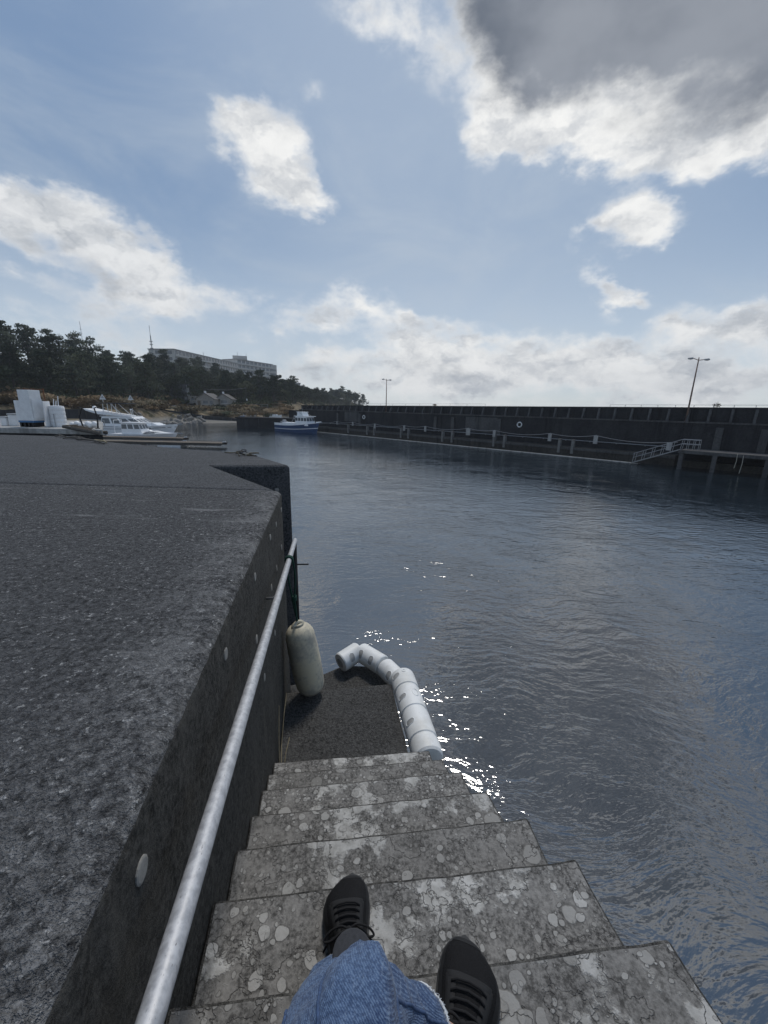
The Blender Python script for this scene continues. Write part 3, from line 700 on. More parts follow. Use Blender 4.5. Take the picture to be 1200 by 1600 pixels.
rm = jeans.modifiers.new('remesh', 'REMESH'); rm.mode = 'VOXEL'; rm.voxel_size = .0065; rm.use_smooth_shade = True
sm = jeans.modifiers.new('smooth', 'SMOOTH'); sm.factor = .5; sm.iterations = 5
dg = bpy.context.evaluated_depsgraph_get(); me = bpy.data.meshes.new_from_object(jeans.evaluated_get(dg)); jeans.modifiers.clear(); jeans.data = me
loc = Vector(PR)
nrm = [v.normal.copy() for v in me.vertices]
for v, nn in zip(me.vertices, nrm):
    g = v.co + loc
    w_ = noise.fractal(Vector((g.x * 9, g.y * 16 + g.z * 9, g.z * 20)), 1.0, 2.0, 3) * .0085
    fold = math.sin(g.z * 75 + g.x * 26 + 5 * noise.noise(g * 8)) * .0042 * (1 if g.y > .16 else .4)
    fold += .010 * max(0, 1 - abs((g.x + .013) - .30 * (g.z - (EYE - .65))) / .020) * max(0, min(1, (g.y - .20) / .05)) * (1 if g.z > EYE - .72 else 0)
    v.co += nn * (w_ + fold)
smooth_me(me)
from mathutils.bvhtree import BVHTree
bv = BVHTree.FromPolygons([v.co.copy() for v in me.vertices], [tuple(q.vertices) for q in me.polygons])
for leg, off in ((RLEG, Vector((-.80, .05, .60))), (RLEG, Vector((.95, .1, .25))), (LLEG, Vector((-.85, .05, .5)))):
    P, Q = cat([E3(*q) for q, r in leg], [r for q, r in leg], 12); pts = []
    for a_, r_ in zip(P[6:], Q[6:]):
        hit = bv.find_nearest(a_ + off * r_ * 1.1 - loc)
        if hit[0] is not None: pts.append(hit[0] + hit[1] * .0006 + loc)
    MB().tube(pts, .0021, 6).build('seam', 'denim_seam', jeans, smooth=True)
def hem_fray(leg, r0, n, seed):
    rng = random.Random(seed); p = E3(*leg[-1][0]); q = E3(*leg[-2][0]); ax = (p - q).normalized(); a = ax.orthogonal().normalized(); b = ax.cross(a)
    m2 = MB(); rr = r0
    m2.tube([p - ax * .002 + (a * math.cos(k / 40 * 6.283) + b * math.sin(k / 40 * 6.283)) * (rr + .0015 * rng.random()) for k in range(41)], .0022, 6, False)
    for k in range(n):
        an = rng.random() * 6.283; d = a * math.cos(an) + b * math.sin(an); st = p - ax * (.004 + .003 * rng.random()) + d * (rr + .001)
        L = .004 + .012 * rng.random() ** 2; sid = ax.cross(d) * (rng.random() - .5) * .012
        m2.tube([st, st + ax * L * .6 + sid * .5 + d * .001, st + ax * L + sid + d * (.003 * rng.random())], [.0007, .0006, .0004], 4)
    o = m2.build('frayed_hem', 'fray', jeans); tag(o, 'white frayed threads along the trouser hem')
hem_fray(RLEG, .0545, 260, 1); hem_fray(LLEG, .0585, 160, 2)
# body under the clothes: continuous legs down to the feet
mb = MB()
SHOES = []
def shoe_frame(toe, heading, floor):
    a = R_(heading); f = Vector((math.sin(a), math.cos(a), 0)); r = Vector((math.cos(a), -math.sin(a), 0))
    org = Vector((toe[0], toe[1], EYE + floor)) - f * (.300 * .87)
    return lambda x, y, z: org + r * x + f * (y * .87) + Vector((0, 0, z))
FL = shoe_frame((-.076, .772), -7, -1.240); FR = shoe_frame((.192, .556), 19, -1.075)
for leg, F, kn in ((RLEG, FR, 4), (LLEG, FL, 4)):
    pts = [E3(*p) for p, r in leg[:-1]]; rs = [r * .66 for p, r in leg[:-1]]
    rs[-3:] = [.032, .032, .034][:3]
    pts += [F(0, .062, .135), F(0, .066, .085), F(0, .10, .050), F(0, .17, .042), F(0, .24, .034)]; rs += [.034, .036, .034, .034, .026]
    P, Q = cat(pts, rs, 5); mb.tube(P, Q, 18)
mb.lathe([(0, .05), (.03, .085), (.10, .10), (.17, .10), (.25, .085), (.28, .05)], E3(-.165, -.20, -.62), (1, 0, 0), 20)
body = mb.build('body', 'skin', person, smooth=True)
rm = body.modifiers.new('remesh', 'REMESH'); rm.mode = 'VOXEL'; rm.voxel_size = .008; rm.use_smooth_shade = True
body.modifiers.new('smooth', 'SMOOTH').iterations = 4

def make_shoe(F, mir, lab):
    YS = [0, .008, .03, .06, .10, .14, .17, .20, .225, .25, .27, .285, .294, .2995]
    WS = [.016, .025, .034, .037, .0375, .042, .048, .0535, .0555, .052, .044, .033, .022, .006]
    HS = [.060, .076, .083, .082, .088, .093, .086, .077, .069, .061, .053, .045, .038, .030]
    bend = lambda y: mir * (.006 * math.sin(max(0, (y - .1)) / .2 * math.pi) - .010 * max(0, (y - .24) / .06))
    def P(y, u, off=0.0):
        w = float(np.interp(y, YS, WS)); h = float(np.interp(y, YS, HS)); a = (1 - u) * math.pi / 2
        ca, sa = math.cos(a), math.sin(a)
        x = (w + off) * math.copysign(abs(ca) ** .75, ca); z = .020 + (h - .020 + off) * abs(sa) ** .80
        return F(x + bend(y), y + (off if y > .28 else 0), z)
    U = np.linspace(-1, 1, 25); Y = np.concatenate([np.linspace(0, .27, 34), [.277, .284, .289, .293, .2965, .299, .2998]])
    mb = MB().loft([[P(y, u) for u in U] + [F(bend(y), y, .018)] for y in Y])
    up = mb.build('shoe', 'shoe_knit', person, smooth=True); tag(up, lab)
    yy = np.concatenate([np.linspace(0, .27, 28), [.28, .288, .294, .298, .3005]])
    def outl(k, z): 
        R_s = [(np.interp(y, YS, WS) * 1.05 + k, y) for y in yy]
        pts = [(x + bend(y), y) for x, y in R_s] + [(bend(.304), .304 + k * .7)] + [(-x + bend(y), y) for x, y in R_s[::-1]] + [(0, -.004 - k * .6)]
        return [F(x, y, z + (.010 * max(0, (y - .22) / .08) ** 2 if z < .012 else .012 * max(0, (y - .24) / .06) ** 1.5)) for x, y in pts]
    MB().loft([outl(-.004, .0), outl(.0005, .006), outl(.0008, .013)]).build('sole', 'sole', up, smooth=False)
    MB().loft([outl(.0004, .0128), outl(.0012, .021), outl(-.0012, .027)]).build('midsole', 'midsole', up, smooth=False)
    # toe guard and heel counter: thin raised panels
    def patch(name, m, us, ys, off, side_of=None):
        rows = [[P(y, u, off * (0.15 if (i in (0, len(ys) - 1) or j in (0, len(us) - 1)) else 1)) for j, u in enumerate(us)] for i, y in enumerate(ys)]
        return MB().loft(rows, closed=False, caps=False).build(name, m, up, smooth=True)
    patch('toe_guard', 'shoe_trim', np.concatenate([np.linspace(-1, -.66, 5)]), np.linspace(.17, .2985, 22), .0016)
    patch('toe_guard', 'shoe_trim', np.linspace(.66, 1, 5), np.linspace(.17, .2985, 22), .0016)
    patch('toe_cap', 'shoe_trim', np.linspace(-1, 1, 19), np.linspace(.285, .2998, 6), .0018)
    patch('heel_counter', 'shoe_trim', np.linspace(-1, 1, 21), np.linspace(.0, .05, 8), .0015)
    # eyestay: a horseshoe round the throat
    for sgn in (-1, 1):
        us = np.linspace(.20, .50, 6) * sgn; us = np.sort(us)
        patch('eyestay', 'shoe_trim', us, np.linspace(.118, .212, 14), .0028)
    patch('eyestay', 'shoe_trim', np.linspace(-.46, .46, 13), np.linspace(.198, .2175, 5), .0030)
    patch('tongue', 'shoe_knit', np.linspace(-.24, .24, 9), np.linspace(.112, .200, 9), .0016)
    # tongue tip and padded collar
    tip = [[F(bend(.12) + x, .118 - .010 * t, .094 + .030 * t - 9 * x * x * (1 + t)) for x in np.linspace(-.028, .028, 9)] for t in np.linspace(-.3, 1, 6)]
    tip2 = [[p + F(0, -.006, .001) - F(0, 0, 0) for p in r] for r in tip]
    MB().loft([r + r2[::-1] for r, r2 in zip(tip, tip2)]).build('tongue', 'shoe_trim', up, smooth=True)
    MB().tube([F(.035 * math.cos(a), .064 + .050 * math.sin(a), .084 + .010 * max(0, -math.sin(a)) + .006 * max(0, math.sin(a))) for a in np.linspace(0, 2 * math.pi, 33)], .0085, 10, False).build('collar', 'shoe_knit', up, smooth=True)
    # laces
    for k, y in enumerate((.200, .183, .165, .147, .130)):
        MB().tube([P(y - .006, -.30, .004), P(y - .002, -.16, .0065), P(y, 0, .007), P(y - .002, .16, .0065), P(y - .007, .30, .004)], .0024, 6).build('lace', 'lace', up, smooth=True)
    m2 = MB(); rng = random.Random(3 + mir)
    kz = P(.126, 0, .012)
    f = (F(0, 1, 0) - F(0, 0, 0)); r = (F(1, 0, 0) - F(0, 0, 0)); zz = Vector((0, 0, 1))
    for sg in (-1, 1):
        lp = [kz, kz + r * sg * .018 + zz * .006 + f * .006, kz + r * sg * .044 + f * .004 - zz * .006, kz + r * sg * .056 - f * .006 - zz * .018, kz + r * sg * .040 - f * .012 - zz * .010, kz + r * sg * .016 - f * .004 + zz * .002, kz]
        PP, _ = cat(lp, [.0025] * 7, 5); m2.tube(PP, .0025, 6)
        tl = [kz, kz + r * sg * .016 + f * .010 * sg - zz * .004, kz + r * sg * .040 - f * .004 - zz * .016, kz + r * sg * .058 - f * .016 - zz * .036]
        PP, _ = cat(tl, [.0023] * 4, 5); m2.tube(PP, .0023, 6)
    m2.tube([kz - r * .007, kz + zz * .003, kz + r * .007], [.004, .0058, .004], 8)
    m2.build('bow', 'lace', up, smooth=True)
    return up
make_shoe(FL, -1, 'black knit sneaker on the lower tread'); make_shoe(FR, 1, 'black knit sneaker on the upper tread, toe over the edge')
for F, up_s in ((FR, 0), (FL, .15)):
    MB().loft([[F(r * math.cos(a), y + r * 1.12 * math.sin(a), z + tz * math.sin(a)) for a in np.linspace(0, 2 * math.pi, 24, endpoint=False)] for r, y, z, tz in ((.036, .066, .060, 0), (.0385, .066, .09, 0), (.0365, .064, .108, .004), (.0365 if up_s else .0355, .063 - up_s * .55, .118 + up_s, .006), (.0325, .063 - up_s * .55, .1195 + up_s, .006))]).build('sock', 'sock', person, smooth=True)

# ================================================================== LONG SEA WALL across the harbour
def wtop(t): return 5.10 + (t + 70) / 68 * .50
def wq(mb, t0, t1, d0, d1, z0a, z1a, z0b=None, z1b=None):      # slab along the wall: heights may differ at both ends
    z0b = z0a if z0b is None else z0b; z1b = z1a if z1b is None else z1b
    vs = [FW(t0, d0, z0a), FW(t1, d0, z0b), FW(t1, d1, z0b), FW(t0, d1, z0a), FW(t0, d0, z1a), FW(t1, d0, z1b), FW(t1, d1, z1b), FW(t0, d1, z1a)]
    return mb.add(vs, [(3, 2, 1, 0), (4, 5, 6, 7), (0, 1, 5, 4), (1, 2, 6, 5), (2, 3, 7, 6), (3, 0, 4, 7)])
sw = thing('sea_wall', 'long dark concrete sea wall with ribbed parapet across the harbour', 'sea wall', FW(-35, .5, 0))
T0, T1 = -76.0, 40.0
LEDGE = 4.22
wq(MB(), T0, T1, 0, 3.5, -1, LEDGE).build('wall_face', 'seawall', sw)
wq(MB(), T0, T1, .55, 3.5, LEDGE, wtop(T0) - .15, LEDGE, wtop(T1) - .15).build('parapet', 'seawall', sw)
wq(MB(), T0, T1, .46, 3.6, wtop(T0) - .15, wtop(T0), wtop(T1) - .15, wtop(T1)).build('coping', 'seawall', sw)
wq(MB(), T0, T1, -.10, .02, LEDGE - .14, LEDGE + .003).build('ledge', 'seawall_light', sw)
t = T0 + .8
while t < 8:
    a, b = FW2(t, 0), FW2(t, .55); zt = wtop(t) - .16
    vs = [FW(t - .10, .02, LEDGE + .004), FW(t + .10, .02, LEDGE + .004), FW(t + .10, .56, LEDGE + .004), FW(t - .10, .56, LEDGE + .004), FW(t - .10, .34, zt), FW(t + .10, .34, zt), FW(t + .10, .56, zt), FW(t - .10, .56, zt)]
    MB().add(vs, [(3, 2, 1, 0), (4, 5, 6, 7), (0, 1, 5, 4), (1, 2, 6, 5), (2, 3, 7, 6), (3, 0, 4, 7)]).build('rib', 'seawall_light', sw)
    t += 1.78 if t < -30 else 1.62
for t0, t1, z0, z1 in ((-60.5, -56.4, 2.3, 4.0), (-24.5, -17.8, 1.9, 3.9) if False else (-33.2, -28.2, 2.0, 3.9)):
    wq(MB(), t0, t1, -.03, .01, z0, z1).build('panel', 'seawall_light', sw)
for t0 in (-62.5, -56.0, -38.6, -35.4, -27.9, -5.2, -2.1):
    wq(MB(), t0 - .28, t0 + .28, -.16, .01, 1.55, 3.75).build('pilaster', 'seawall_light', sw)
wq(MB(), T0, -7.9, -1.45, .0, -.8, 1.02).build('footing', 'footing', sw)
wq(MB(), T0, -7.9, -1.56, -1.44, .72, .98).build('footing_lip', 'seawall_light', sw)
# guard rail on the coping
def guard(t0, t1, step, label, ph):
    g = thing('guard_rail', label, 'railing', FW((t0 + t1) / 2, 1.2, wtop(t0)))
    k = t0
    while k <= t1 + .01:
        MB().tube([FW(k, 1.2, wtop(k) - .02), FW(k, 1.2, wtop(k) + ph)], .022, 6).build('post', 'galv', g); k += step
    MB().tube([FW(t0, 1.2, wtop(t0) + ph), FW(t1, 1.2, wtop(t1) + ph)], .018, 6).build('top_rail', 'galv', g)
guard(-15.2, 3, 1.5, 'thin guard rail on the sea wall below the right street lamp', .22)
guard(-58, -31, 3.0, 'thin guard rail on the sea wall beside the left street lamp', .30)
# dark low shrubs on the coping
def leaf_mesh(rng, n, rad, size, cen=(0, 0, 0), flat=.6):
    v, f = [], []
    for i in range(n):
        d = Vector((rng.gauss(0, 1), rng.gauss(0, 1), rng.gauss(0, 1) * flat)); d = d.normalized() * (rng.random() ** .4)
        c = Vector((cen[0] + d.x * rad[0], cen[1] + d.y * rad[1], cen[2] + d.z * rad[2]))
        a = Vector((rng.gauss(0, 1), rng.gauss(0, 1), rng.gauss(0, 1))).normalized(); b = a.orthogonal().normalized(); s = size * (.6 + .8 * rng.random())
        o = len(v); v += [c - a * s - b * s * .6, c + a * s - b * s * .6, c + a * s * .8 + b * s * .6, c - a * s * .8 + b * s * .6]; f.append((o, o + 1, o + 2, o + 3))
    return v, f
rng = random.Random(5)
for t, h, lab in ((-6.0, .5, 'wispy weed growing on the sea wall right of the street lamp'), (-40.2, .32, 'small dark tuft on the coping midway along the sea wall')):
    p = FW(t, 1.6, wtop(t)); tf = thing('weed', lab, 'plant', p)
    m2 = MB()
    for k in range(9):
        a = rng.random() * 6.28; q = Vector(p) + Vector((math.cos(a) * .3 * rng.random(), math.sin(a) * .3 * rng.random(), h * (.5 + .6 * rng.random()))); m2.tube([p, (Vector(p) + q) / 2 + Vector((.03, 0, .03)), q], [.014, .01, .005], 4)
    m2.build('stems', 'scrub', tf)
    v, f = leaf_mesh(rng, 90, (.35, .35, h * .45), .05, (p[0], p[1], p[2] + h * .45)); MB().add(v, f).build('leaves', 'scrub', tf)

# ---- street lamps
def lamp(t, base, top, label, arm, head):
    lp = thing('street_lamp', label, 'street lamp', FW(t, .25, base))
    MB().tube([FW(t, .25, base - .02), FW(t, .25, base + (top - base) * .5), FW(t, .25, top)], [.085, .07, .05], 10).build('pole', 'lamp_pole', lp, smooth=True)
    MB().lathe([(0, .15), (.03, .15), (.04, .09)], FW(t, .25, base - .005), (0, 0, 1), 12).build('base_plate', 'lamp_pole', lp)
    MB().tube([FW(t, .25, top - .05), FW(t, .25, top + .22)], [.05, .03], 8).build('finial', 'lamp_pole', lp)
    for sg in (-1, 1):
        e = FW(t + sg * arm, .25, top + (.16 if sg < 0 else -.02)); MB().tube([FW(t, .25, top - .05), e], .032, 8).build('arm', 'lamp_pole', lp)
        m2 = MB(); c = Vector(FW(t + sg * (arm + head * .5), .25, e[2])); u = Vector((UX, UY, 0))
        pr = [(-head * .55, .03), (-head * .45, .09), (-.1 * head, .13), (head * .3, .13), (head * .5, .07), (head * .55, .02)]
        rings = []
        for x, r in pr: rings.append([c + u * x + Vector((NX, NY, 0)) * (r * 1.2 * math.cos(a)) + Vector((0, 0, r * .75 * math.sin(a))) for a in np.linspace(0, 2 * math.pi, 10, endpoint=False)])
        hd = m2.loft(rings).build('lamp_head', 'grey_plastic', lp, smooth=True)
        m2 = MB().lathe([(0, .10), (.03, .085), (.05, .04)], c + Vector((0, 0, -.06)), (0, 0, -1), 12); m2.build('lens', 'white_paint', hd)
lamp(-7.95, LEDGE + .02, 9.85, 'twin-headed street lamp standing at the right end of the sea wall', .42, .42)
lamp(-49.6, LEDGE + .02, 9.35, 'twin-headed street lamp further off at the left end of the sea wall', .60, .50)

# ---- life rings
def life_ring(t, z, label):
    lr = thing('life_ring', label, 'life ring', FW(t, -.08, z - .36), group='life rings on the sea wall')
    c = Vector(FW(t, -.09, z)); u = Vector((UX, UY, 0))
    MB().tube([c + u * (.29 * math.cos(a)) + Vector((0, 0, .29 * math.sin(a))) for a in np.linspace(0, 2 * math.pi, 29)], .075, 10, False).build('ring', 'white_paint', lr, smooth=True)
    for k in range(4):
        a = math.pi / 4 + k * math.pi / 2; p = c + u * (.29 * math.cos(a)) + Vector((0, 0, .29 * math.sin(a))); tg = u * (-math.sin(a)) + Vector((0, 0, math.cos(a)))
        MB().tube([p - tg * .04, p + tg * .04], .082, 10).build('band', 'grey_plastic', lr, smooth=True)
    MB().tube([FW(t, -.02, z + .42), FW(t, -.13, z + .40), FW(t, -.13, z + .30)], .015, 6).build('hook', 'galv', lr)
life_ring(-25.0, 3.17, 'white life ring on the sea wall nearer the gangway'); life_ring(-54.9, 3.2, 'white life ring on the sea wall near the moored fishing boat')

# ---- low walkway along the wall with its pale edge
pn = thing('walkway', 'low concrete walkway with a pale edge along the foot of the sea wall', 'walkway', FW(-40, -2.4, 0))
wq(MB(), -74, -10.6, -3.05, -1.62, -.6, .02).build('deck', 'seawall', pn)
wq(MB(), -74, -10.6, -3.10, -2.85, .022, .13).build('edge_beam', 'pale_concrete', pn)

# ---- piles in pairs, white fender blocks and their chain, pipe
for t, lab in ((-57.6, 'leftmost'), (-52.4, ''), (-50.6, ''), (-44.3, ''), (-42.7, ''), (-36.0, ''), (-34.3, ''), (-27.6, ''), (-26.1, ''), (-19.1, ''), (-17.6, '')):
    pl = thing('concrete_pile', 'short concrete pile standing on the footing of the sea wall', 'pile', FW(t, -1.3, .9), group='short piles along the sea wall')
    wq(MB(), t - .14, t + .14, -1.62, -1.22, .3, 1.78).build('shaft', 'pile_concrete', pl); wq(MB(), t - .18, t + .18, -1.66, -1.18, 1.784, 1.86).build('cap', 'pile_concrete', pl)
BL = [(-60.6, 1.95, .30, .55), (-56.0, 1.95, .30, .60), (-50.2, 1.85, .32, .70), (-43.4, 1.85, .34, .78), (-39.1, 1.95, .34, .75), (-31.5, 1.95, .62, .90), (-27.5, 1.95, .36, .78), (-20.2, 1.95, .40, .85), (-15.2, 2.02, .42, .85)]
for i, (t, z, w, h) in enumerate(BL):
    big = w > .5
    fb = thing('fender_block', 'widest of the white fender blocks hanging along the sea wall' if big else 'narrow white fender block hanging on the sagging chain of the sea wall', 'fender', FW(t, -1.6, z - h / 2), group=None if big else 'white blocks on the chain')
    wq(MB(), t - w / 2, t + w / 2, -1.82, -1.68, z - h / 2, z + h / 2).build('block', 'pale_concrete', fb, bevel=.02)
    MB().tube([FW(t, -1.75, z + h / 2 - .03), FW(t, -1.75, z + h / 2 + .10)], .02, 6).build('shackle', 'galv', fb)
ch = thing('sagging_chain', 'pale chain sagging between the white blocks along the sea wall', 'chain', FW(-38, -1.7, 2))
pts = [(-74, 2.05)] + [(t, z + h / 2 + .04) for t, z, w, h in BL] + [(-7.9, 2.32)]
for (t0, z0), (t1, z1) in zip(pts[:-1], pts[1:]):
    sag = .045 * abs(t1 - t0)
    MB().tube([FW(t0 + (t1 - t0) * k / 10, -1.75, z0 + (z1 - z0) * k / 10 - sag * 4 * (k / 10) * (1 - k / 10)) for k in range(11)], .024, 5).build('chain_span', 'galv', ch)
pp = thing('water_pipe', 'thin horizontal pipe fixed along the lower sea wall', 'pipe', FW(-40, -.15, 1.7))
MB().tube([FW(-74, -.14, 1.72), FW(-9, -.14, 1.72)], .045, 8).build('pipe', 'galv', pp)
for k in range(24): wq(MB(), -73 + k * 2.7 - .05, -73 + k * 2.7 + .05, -.14, .0, 1.62, 1.70).build('clip', 'galv', pp)

# ---- gangway and raised pier at the right
gw = thing('gangway', 'sloping metal gangway with railings from the walkway up to the pier', 'gangway', FW(-9, -3, .1))
G0, G1, ZL, ZH, DA, DB = -11.0, -7.35, .22, 1.82, -3.35, -2.45
def gz(t): return ZL + (t - G0) / (G1 - G0) * (ZH - ZL)
m2 = MB(); m2.add([FW(G0, DA, gz(G0)), FW(G1, DA, gz(G1)), FW(G1, DB, gz(G1)), FW(G0, DB, gz(G0)), FW(G0, DA, gz(G0) - .10), FW(G1, DA, gz(G1) - .10), FW(G1, DB, gz(G1) - .10), FW(G0, DB, gz(G0) - .10)], [(0, 1, 2, 3), (7, 6, 5, 4), (0, 4, 5, 1), (1, 5, 6, 2), (2, 6, 7, 3), (3, 7, 4, 0)]); m2.build('ramp_deck', 'galv', gw)
for D in (DA, DB):
    for hh in (.45, .85): MB().tube([FW(G0, D, gz(G0) + hh), FW(G1, D, gz(G1) + hh), FW(-6.05, D, ZH + hh)], .028, 6).build('rail', 'galv', gw)
    for t in np.linspace(G0, G1, 6): MB().tube([FW(t, D, gz(t) - .05), FW(t + .08, D, gz(t) + .86)], .024, 6).build('post', 'galv', gw)
    for t in (-6.9, -6.45, -6.05): MB().tube([FW(t, D, ZH), FW(t, D, ZH + .86)], .024, 6).build('post', 'galv', gw)
for hh in (.45, .85): MB().tube([FW(-6.05, DA, ZH + hh), FW(-6.05, DB, ZH + hh)], .026, 6).build('rail', 'galv', gw)
wq(MB(), -8.45, -8.05, DA - .03, DA - .01, gz(-8.2) + .16, gz(-8.2) + .86).build('sign_board', 'pale_concrete', gw)
pr_ = thing('pier', 'raised concrete pier on columns at the right of the gangway', 'pier', FW(0, -2.5, 0))
wq(MB(), -7.4, 40, -3.5, 0, 1.52, 1.70).build('deck', 'seawall_light', pr_)
wq(MB(), -7.42, 40, -3.62, -3.40, 1.46, 1.74).build('edge_beam', 'seawall_light', pr_)
for t in (-7.15, -4.75, -1.35, 2.2, 6, 10):
    wq(MB(), t - .16, t + .16, -3.55, -3.2, -.8, 1.5).build('column', 'seawall_light', pr_)
    wq(MB(), t - .14, t + .14, -2.6, -.05, 1.25, 1.515).build('cross_beam', 'seawall', pr_)
wq(MB(), -7.3, 40, -1.2, -.02, -.8, .62).build('pier_footing', 'footing', pr_)
for t, a, b, lab in ((-3.3, 1.75, .55, 'rope hanging from the pier edge near the gangway'), (-2.9, 1.7, .15, 'longer rope dangling from the pier edge')):
    rp = thing('mooring_rope', lab, 'rope', FW(t, -3.66, b)); MB().tube([FW(t, -3.5, a), FW(t, -3.67, a - .06), FW(t + .03, -3.67, (a + b) / 2), FW(t - .02, -3.67, b)], .022, 6).build('strand', 'pale_rope', rp)

# ================================================================== MOLE closing the far end
ml = thing('mole', 'low dark concrete mole behind the moored fishing boat', 'mole', (-23, 88, 0))
MB().prism([(-32.6, 88.6), (-13.0, 86.0), (-12.4, 89.5), (-32.2, 92)], -1, 2.05).build('body', 'seawall', ml, bevel=.06)
MB().prism([(-32.8, 88.45), (-13.0, 85.85), (-12.4, 89.6), (-32.3, 92.2)], 2.054, 2.30).build('coping', 'seawall', ml)
for k in range(3):
    x = -27.5 + 5 * k; MB().box((x, 88.6 - (x + 32.6) * .1327 - .06, 1.0), (.14, .12, 2.0), -.132).build('joint_strip', 'boot_dark', ml)
MB().prism([(-22.0, 92.5), (-4.5, 90.5), (-4.0, 94), (-21.5, 97)], -1, 3.9).build('rear_block', 'seawall', ml)

# ================================================================== BOATS
def hull_rings(Ln, B, zs, zb, n=18, flare=.25, keel=-.45, tr=.85):
    st = []
    for i in range(n):
        q = i / (n - 1); x = -Ln / 2 + Ln * q
        w = B / 2 * (tr + (1 - tr) * min(1, q / .35)) if q < .45 else B / 2 * max(.015, (1 - ((q - .45) / .55) ** 2.3))
        sheer = zs + (zb - zs) * max(0, (q - .25) / .75) ** 1.8
        wl = w * (1 - flare * q * 1.4) * (1 if q < .55 else max(.02, 1 - ((q - .55) / .45) ** 1.8 * .85)); rake = 0 if q < .6 else (q - .6) / .4
        st.append((x, w, sheer, wl, rake))
    return st
def hull(Ln, B, zs, zb, parent, mh, mdeck, stripe=None, boot='boot_dark', flare=.25, rk=.9):
    st = hull_rings(Ln, B, zs, zb, flare=flare)
    def ring(h0, h1, k=0.0, inset=0.0):
        rows = []
        for x, w, sh, wl, rake in st:
            def pt(h):
                z = -.35 + (sh + .35) * h; ww = wl + (w - wl) * max(0, h) ** 1.3 + k; return (x - rk * rake * (1 - h), ww, z)
            rows.append([pt(h0), pt((h0 + h1) / 2), pt(h1)])
        return rows
    def side(name, m, h0, h1, k=0.0):
        r = ring(h0, h1, k); m2 = MB()
        L = [[(x, y, z) for x, y, z in q] for q in r]; Rr = [[(x, -y, z) for x, y, z in q] for q in r]
        m2.loft([a + b[::-1] for a, b in zip(L, Rr)], closed=True, caps=True)
        return m2.build(name, m, parent, smooth=False, world=False)
    hu = side('hull', mh, 0.0, 1.0)
    if boot: side('boot_stripe', boot, .0, .26, .012)
    if stripe:
        r = ring(*stripe[:2], .02); m2 = MB()
        for sg in (1, -1): m2.loft([[(x, y * sg, z) for x, y, z in q] for q in r], closed=False, caps=False)
        m2.build('stripe', stripe[2], parent, world=False)
    m2 = MB()
    for sg in (1, -1): m2.tube([(x, w * sg, sh + .02) for x, w, sh, wl, rk_ in st], .045, 6)
    m2.build('gunwale', mdeck, parent, world=False)
    return st, hu
def cabin(parent, name, x0, x1, w, z0, z1, m, rake_f=.4, rake_b=.1, win=None, rows=1, roof=None, taper=.88):
    a = [(x0, -w / 2), (x1, -w / 2), (x1, w / 2), (x0, w / 2)]; wt = w * taper
    b = [(x0 + rake_b, -wt / 2), (x1 - rake_f, -wt / 2), (x1 - rake_f, wt / 2), (x0 + rake_b, wt / 2)]
    m2 = MB().loft([[(x, y, z0) for x, y in a], [(x, y, z1) for x, y in b]]); c = m2.build(name, m, parent, world=False, bevel=.05)
    if roof: MB().box(((x0 + rake_b + x1 - rake_f) / 2 + roof[1], 0, z1 + .05), (x1 - x0 - rake_f - rake_b + roof[0], wt + .25, .10)).build('roof', m, c, world=False, bevel=.03)
    if win:
        n_, f0, f1 = win; H = z1 - z0
        for k in range(n_):
            qa, qb = (k + .10) / n_, (k + .90) / n_
            for sg in (-1, 1):
                def pt(q, h):
                    xa = x0 + (x1 - x0) * q; xb = x0 + rake_b + (x1 - rake_f - x0 - rake_b) * q; return (xa + (xb - xa) * h, sg * ((w / 2) + (wt / 2 - w / 2) * h + .012), z0 + H * h)
                MB().add([pt(qa, f0), pt(qb, f0), pt(qb, f1), pt(qa, f1)], [(0, 1, 2, 3)]).build('window', 'boat_glass', c, world=False)
        for k in range(3):
            ya, yb = (-.5 + (k + .08) / 3), (-.5 + (k + .92) / 3)
            def pf(y, h):
                return (x1 - rake_f * h + .012, (w + (wt - w) * h) * y, z0 + H * h)
            MB().add([pf(ya, f0), pf(yb, f0), pf(yb, f1), pf(ya, f1)], [(0, 1, 2, 3)]).build('window', 'boat_glass', c, world=False)
    return c
# fishing boat moored at the end of the sea wall
fbt = thing('fishing_boat', 'white and dark blue fishing boat moored at the far end of the sea wall', 'boat', (-16.6, 77.2, 0), math.atan2(-.62, .78))
st, hu = hull(11.6, 2.9, 1.25, 2.0, fbt, 'hull_blue', 'hull_white', (.56, .62, 'hull_white'), None, flare=.3)
m2 = MB()
for sg in (1, -1): m2.loft([[(x, (w + .01) * sg, sh - .02), (x, (w + .012) * sg, sh + (.42 if x < 2.2 else .42 * max(0, 1 - (x - 2.2) / 2.2)))] for x, w, sh, wl, r_ in st], closed=False, caps=False)
m2.build('bulwark', 'hull_white', fbt, world=False)
m2 = MB(); m2.add([(x, w * sg, sh - .05) for x, w, sh, wl, r_ in st for sg in (1, -1)], [(2 * i, 2 * i + 2, 2 * i + 3, 2 * i + 1) for i in range(len(st) - 1)]); m2.build('deck', 'grey_plastic', fbt, world=False)
cb = cabin(fbt, 'wheelhouse', .2, 3.7, 2.1, 1.35, 3.0, 'hull_white', .35, .05, (4, .52, .86), roof=(.7, .1))
cabin(fbt, 'upper_house', .5, 2.2, 1.5, 3.05, 3.75, 'hull_white', .25, .05, None, roof=(.2, .0))
MB().box((-2.2, 0, 1.55), (3.4, 1.7, .5)).build('hatch_cover', 'hull_white', fbt, world=False, bevel=.08)
MB().box((-4.6, .2, 1.62), (.9, 1.1, .6)).build('fish_box', 'pale_concrete', fbt, world=False, bevel=.05); MB().box((-3.6, -.5, 2.0), (.6, .6, .5)).build('winch', 'grey_plastic', fbt, world=False, bevel=.1)
